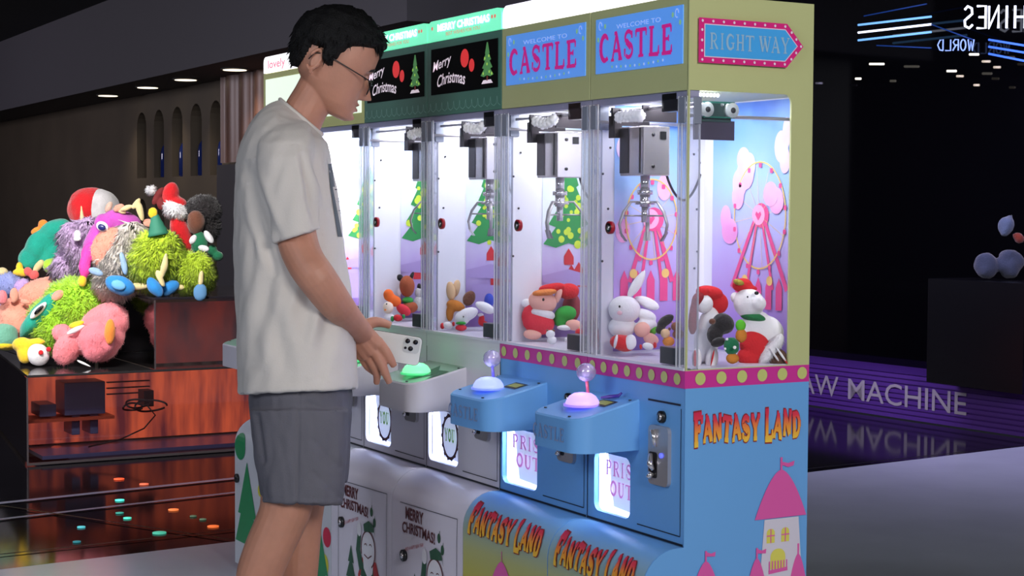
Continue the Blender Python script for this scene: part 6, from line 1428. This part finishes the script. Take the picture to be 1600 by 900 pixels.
ctoy('plush_reindeer', 'light brown reindeer with upright ears in the third machine', d+.03, [('body', mat('ginger', (1, 1, 1)), [(712, 478, 0, 15, 9, 10, 15), (703, 490, 0, 7, 13, 8)]), ('ear', mat('felt_tan', (1, 1, 1)), [(704, 455, 0, 7, 15, 5, -10)]), ('ear', mat('felt_tan', (1, 1, 1)), [(713, 451, .01, 5, 13, 5, 8)]), ('mitten', BRN, [(733, 466, 0, 10, 13, 8, 30)])], G3)
ctoy('plush_whale', 'blue toy at the right rear of the third machine', d+.05, [('body', mat('felt_royal', (60, 80, 190), rough=.9), [(764, 470, 0, 8, 12, 8)])], G3)
ctoy('plush_present', 'red and green parcel toy low in the third machine', d-.02, [('body', mat('dress_red', (1, 1, 1)), [(720, 512, 0, 10, 6, 8)]), ('ribbon', mat('felt_leaf', (1, 1, 1)), [(720, 505, 0, 9, 3, 7)], dict(vox=.0016))], G3)
G4 = 'plush toys in the fourth machine'
d = dY(630, 470, .10)
ctoy('plush_reindeer', 'brown reindeer with black antlers and green collar in the fourth machine', d+.02, [('head', mat('felt_rust', (166, 84, 50), rough=.9, bump=.2), [(636, 448, 0, 12, 17, 11)]), ('antler', BLKF, [(625, 434, 0, 5, 6, 3, -30), (643, 432, 0, 3, 8, 3, 25)], dict(vox=.002)), ('collar', mat('felt_leaf', (1, 1, 1)), [(637, 469, 0, 9, 6, 9)]), ('ear', WHS, [(624, 456, 0, 4, 6, 3)], dict(vox=.002)), ('body', mat('felt_rust', (1, 1, 1)), [(640, 480, 0, 12, 9, 10)])], G4)
ctoy('plush_fox', 'bright orange fox in the fourth machine', d-.01, [('body', mat('felt_orange', (244, 110, 40), rough=.9), [(607, 461, 0, 9, 10, 8), (617, 470, 0, 10, 9, 8, 20)]), ('tail', mat('dress_red', (1, 1, 1)), [(630, 484, 0, 12, 7, 7, 35)])], G4)
ctoy('plush_penguin', 'cream-faced penguin low in the fourth machine', d-.03, [('head', mat('felt_cream', (240, 220, 200), rough=.9), [(606, 481, 0, 9, 10, 8)]), ('body', WHS, [(608, 496, 0, 9, 7, 8)]), ('beak', ORF, [(602, 484, -.014, 2.4, 2, 2)], dict(vox=.0014)), ('eye', EYEB, [(604, 475, -.014, 1.4, 1.8, 1.2)], dict(vox=.0011))], G4)
ctoy('plush_mouse', 'grey and white mouse at the right rear of the fourth machine', d+.04, [('body', GREYW, [(654, 474, 0, 8, 12, 8)]), ('ear', BLKF, [(655, 448, 0, 3, 5, 3)], dict(vox=.002)), ('head', GREYW, [(654, 458, 0, 6, 8, 6)])], G4)
# the dim toy beside the black glass at far right
d = (g_of(1578, 360)-CAM).dot(FWD)-.25
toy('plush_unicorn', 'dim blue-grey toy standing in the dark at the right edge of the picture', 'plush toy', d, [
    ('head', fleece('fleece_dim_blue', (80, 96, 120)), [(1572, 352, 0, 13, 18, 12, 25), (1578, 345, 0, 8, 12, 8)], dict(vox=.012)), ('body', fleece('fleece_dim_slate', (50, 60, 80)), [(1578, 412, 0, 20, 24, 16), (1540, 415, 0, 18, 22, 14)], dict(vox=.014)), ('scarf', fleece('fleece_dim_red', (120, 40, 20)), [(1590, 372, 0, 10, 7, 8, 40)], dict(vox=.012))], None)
pt = W(1565, 438, d)
PE = MB(); PE.box(pt.x-.35, pt.x+.35, pt.y-.2, pt.y+.14, H, pt.z); tag(PE.build('display_stand', mat('stand_black', (10, 11, 15), rough=.25)), 'black block stand under the dim blue-grey toy at the right edge', 'display stand')
# small fillers lying about on the prize decks
FC = {'red': (214, 30, 40), 'white': (238, 236, 238), 'green': (40, 140, 70), 'brown': (130, 80, 50), 'pink': (240, 160, 170), 'yellow': (236, 200, 80), 'orange': (236, 130, 50), 'lilac': (176, 150, 220)}
def filler(kind, col, col2, u, v, y, s, where, grp):
    dd = dY(u, v, y); m1 = mat('filler_'+col, FC[col], rough=.9, bump=.2, sheen=.3); m2 = mat('filler_'+col2, FC[col2], rough=.9, bump=.2, sheen=.3)
    P_ = {'plush_candy': [('body', m1, [(u, v, 0, 10*s, 7*s, 7*s, 10)]), ('wrap', m2, [(u+11*s, v-2, 0, 4*s, 6*s, 4*s), (u-11*s, v+1, 0, 4*s, 6*s, 4*s)])],
          'plush_sock': [('body', m1, [(u, v, 0, 6*s, 11*s, 6*s, 12), (u+6*s, v+8*s, 0, 8*s, 5*s, 5*s)]), ('cuff', m2, [(u-2*s, v-10*s, 0, 7*s, 4*s, 6*s)])],
          'plush_bauble': [('body', m1, [(u, v, 0, 9*s, 9*s, 9*s)]), ('cap', m2, [(u+1, v-9*s, 0, 3.5*s, 3*s, 3*s)])],
          'plush_bear': [('head', m1, [(u, v, 0, 9*s, 8*s, 8*s)]), ('ear', m2, [(u-6*s, v-7*s, 0, 3*s, 3.5*s, 2.5*s)]), ('ear', m2, [(u+6*s, v-7*s, 0, 3*s, 3.5*s, 2.5*s)]), ('body', m1, [(u+3*s, v+12*s, 0, 9*s, 8*s, 8*s)])]}[kind]
    toy(kind, '%s %s %s' % (col+' and '+col2, {'plush_candy': 'wrapped sweet toy', 'plush_sock': 'small stocking toy', 'plush_bauble': 'bauble toy', 'plush_bear': 'little bear toy'}[kind], where), 'plush toy', dd, [(a, b, c_, dict(vox=.003)) for a, b, c_ in P_], grp)
for a in (
 ('plush_candy', 'white', 'red', 1012, 541, .04, 1, 'in front of the elf in the nearest machine', G1), ('plush_sock', 'red', 'white', 943, 505, .14, 1, 'behind the drum in the nearest machine', G1), ('plush_bauble', 'green', 'red', 957, 508, .17, 1, 'left behind the white rabbit', G1), ('plush_bear', 'brown', 'pink', 1056, 510, .20, 1, 'beside the rear post of the nearest machine', G1), ('plush_sock', 'red', 'green', 1020, 497, .20, .9, 'behind the black bird', G1),
 ('plush_candy', 'red', 'white', 805, 525, .05, .9, 'low at the left of the second machine', G2), ('plush_bauble', 'red', 'yellow', 905, 520, .14, .9, 'at the right rear of the second machine', G2), ('plush_bear', 'white', 'brown', 860, 522, .05, .8, 'low before the elf doll', G2), ('plush_sock', 'red', 'white', 812, 492, .18, .9, 'behind the lilac candle toy', G2), ('plush_candy', 'pink', 'white', 893, 530, .06, .8, 'below the green elf toy', G2),
 ('plush_sock', 'red', 'white', 752, 500, .13, .8, 'at the right of the third machine', G3), ('plush_bauble', 'orange', 'green', 742, 497, .2, .7, 'in the middle rear of the third machine', G3), ('plush_candy', 'white', 'red', 700, 508, .05, .8, 'low at the left of the third machine', G3), ('plush_bear', 'lilac', 'white', 690, 490, .12, .8, 'by the left post of the third machine', G3),
 ('plush_sock', 'red', 'white', 592, 490, .08, .8, 'at the left of the fourth machine', G4), ('plush_candy', 'red', 'green', 622, 497, .06, .8, 'under the orange fox', G4), ('plush_bauble', 'pink', 'white', 645, 488, .2, .8, 'behind the brown reindeer of the fourth machine', G4)): filler(*a)
# violet charm lying on the nearest shelf
p0 = Vector((-.240, -.030, .800))
cm = MB(); cm.tube([p0+Vector((-.012, -.018, .002)), p0+Vector((0, -.004, .004)), p0+Vector((.014, .012, .007)), p0+Vector((.018, .018, .014))], [.004, .0075, .007, .004], 10, squash=.6)
tag(cm.build('keyring_charm', mat('charm_violet', (70, 50, 150), rough=.12, coat=.6)), 'small glossy violet charm lying behind the purple-lit knob on the nearest shelf', 'charm')
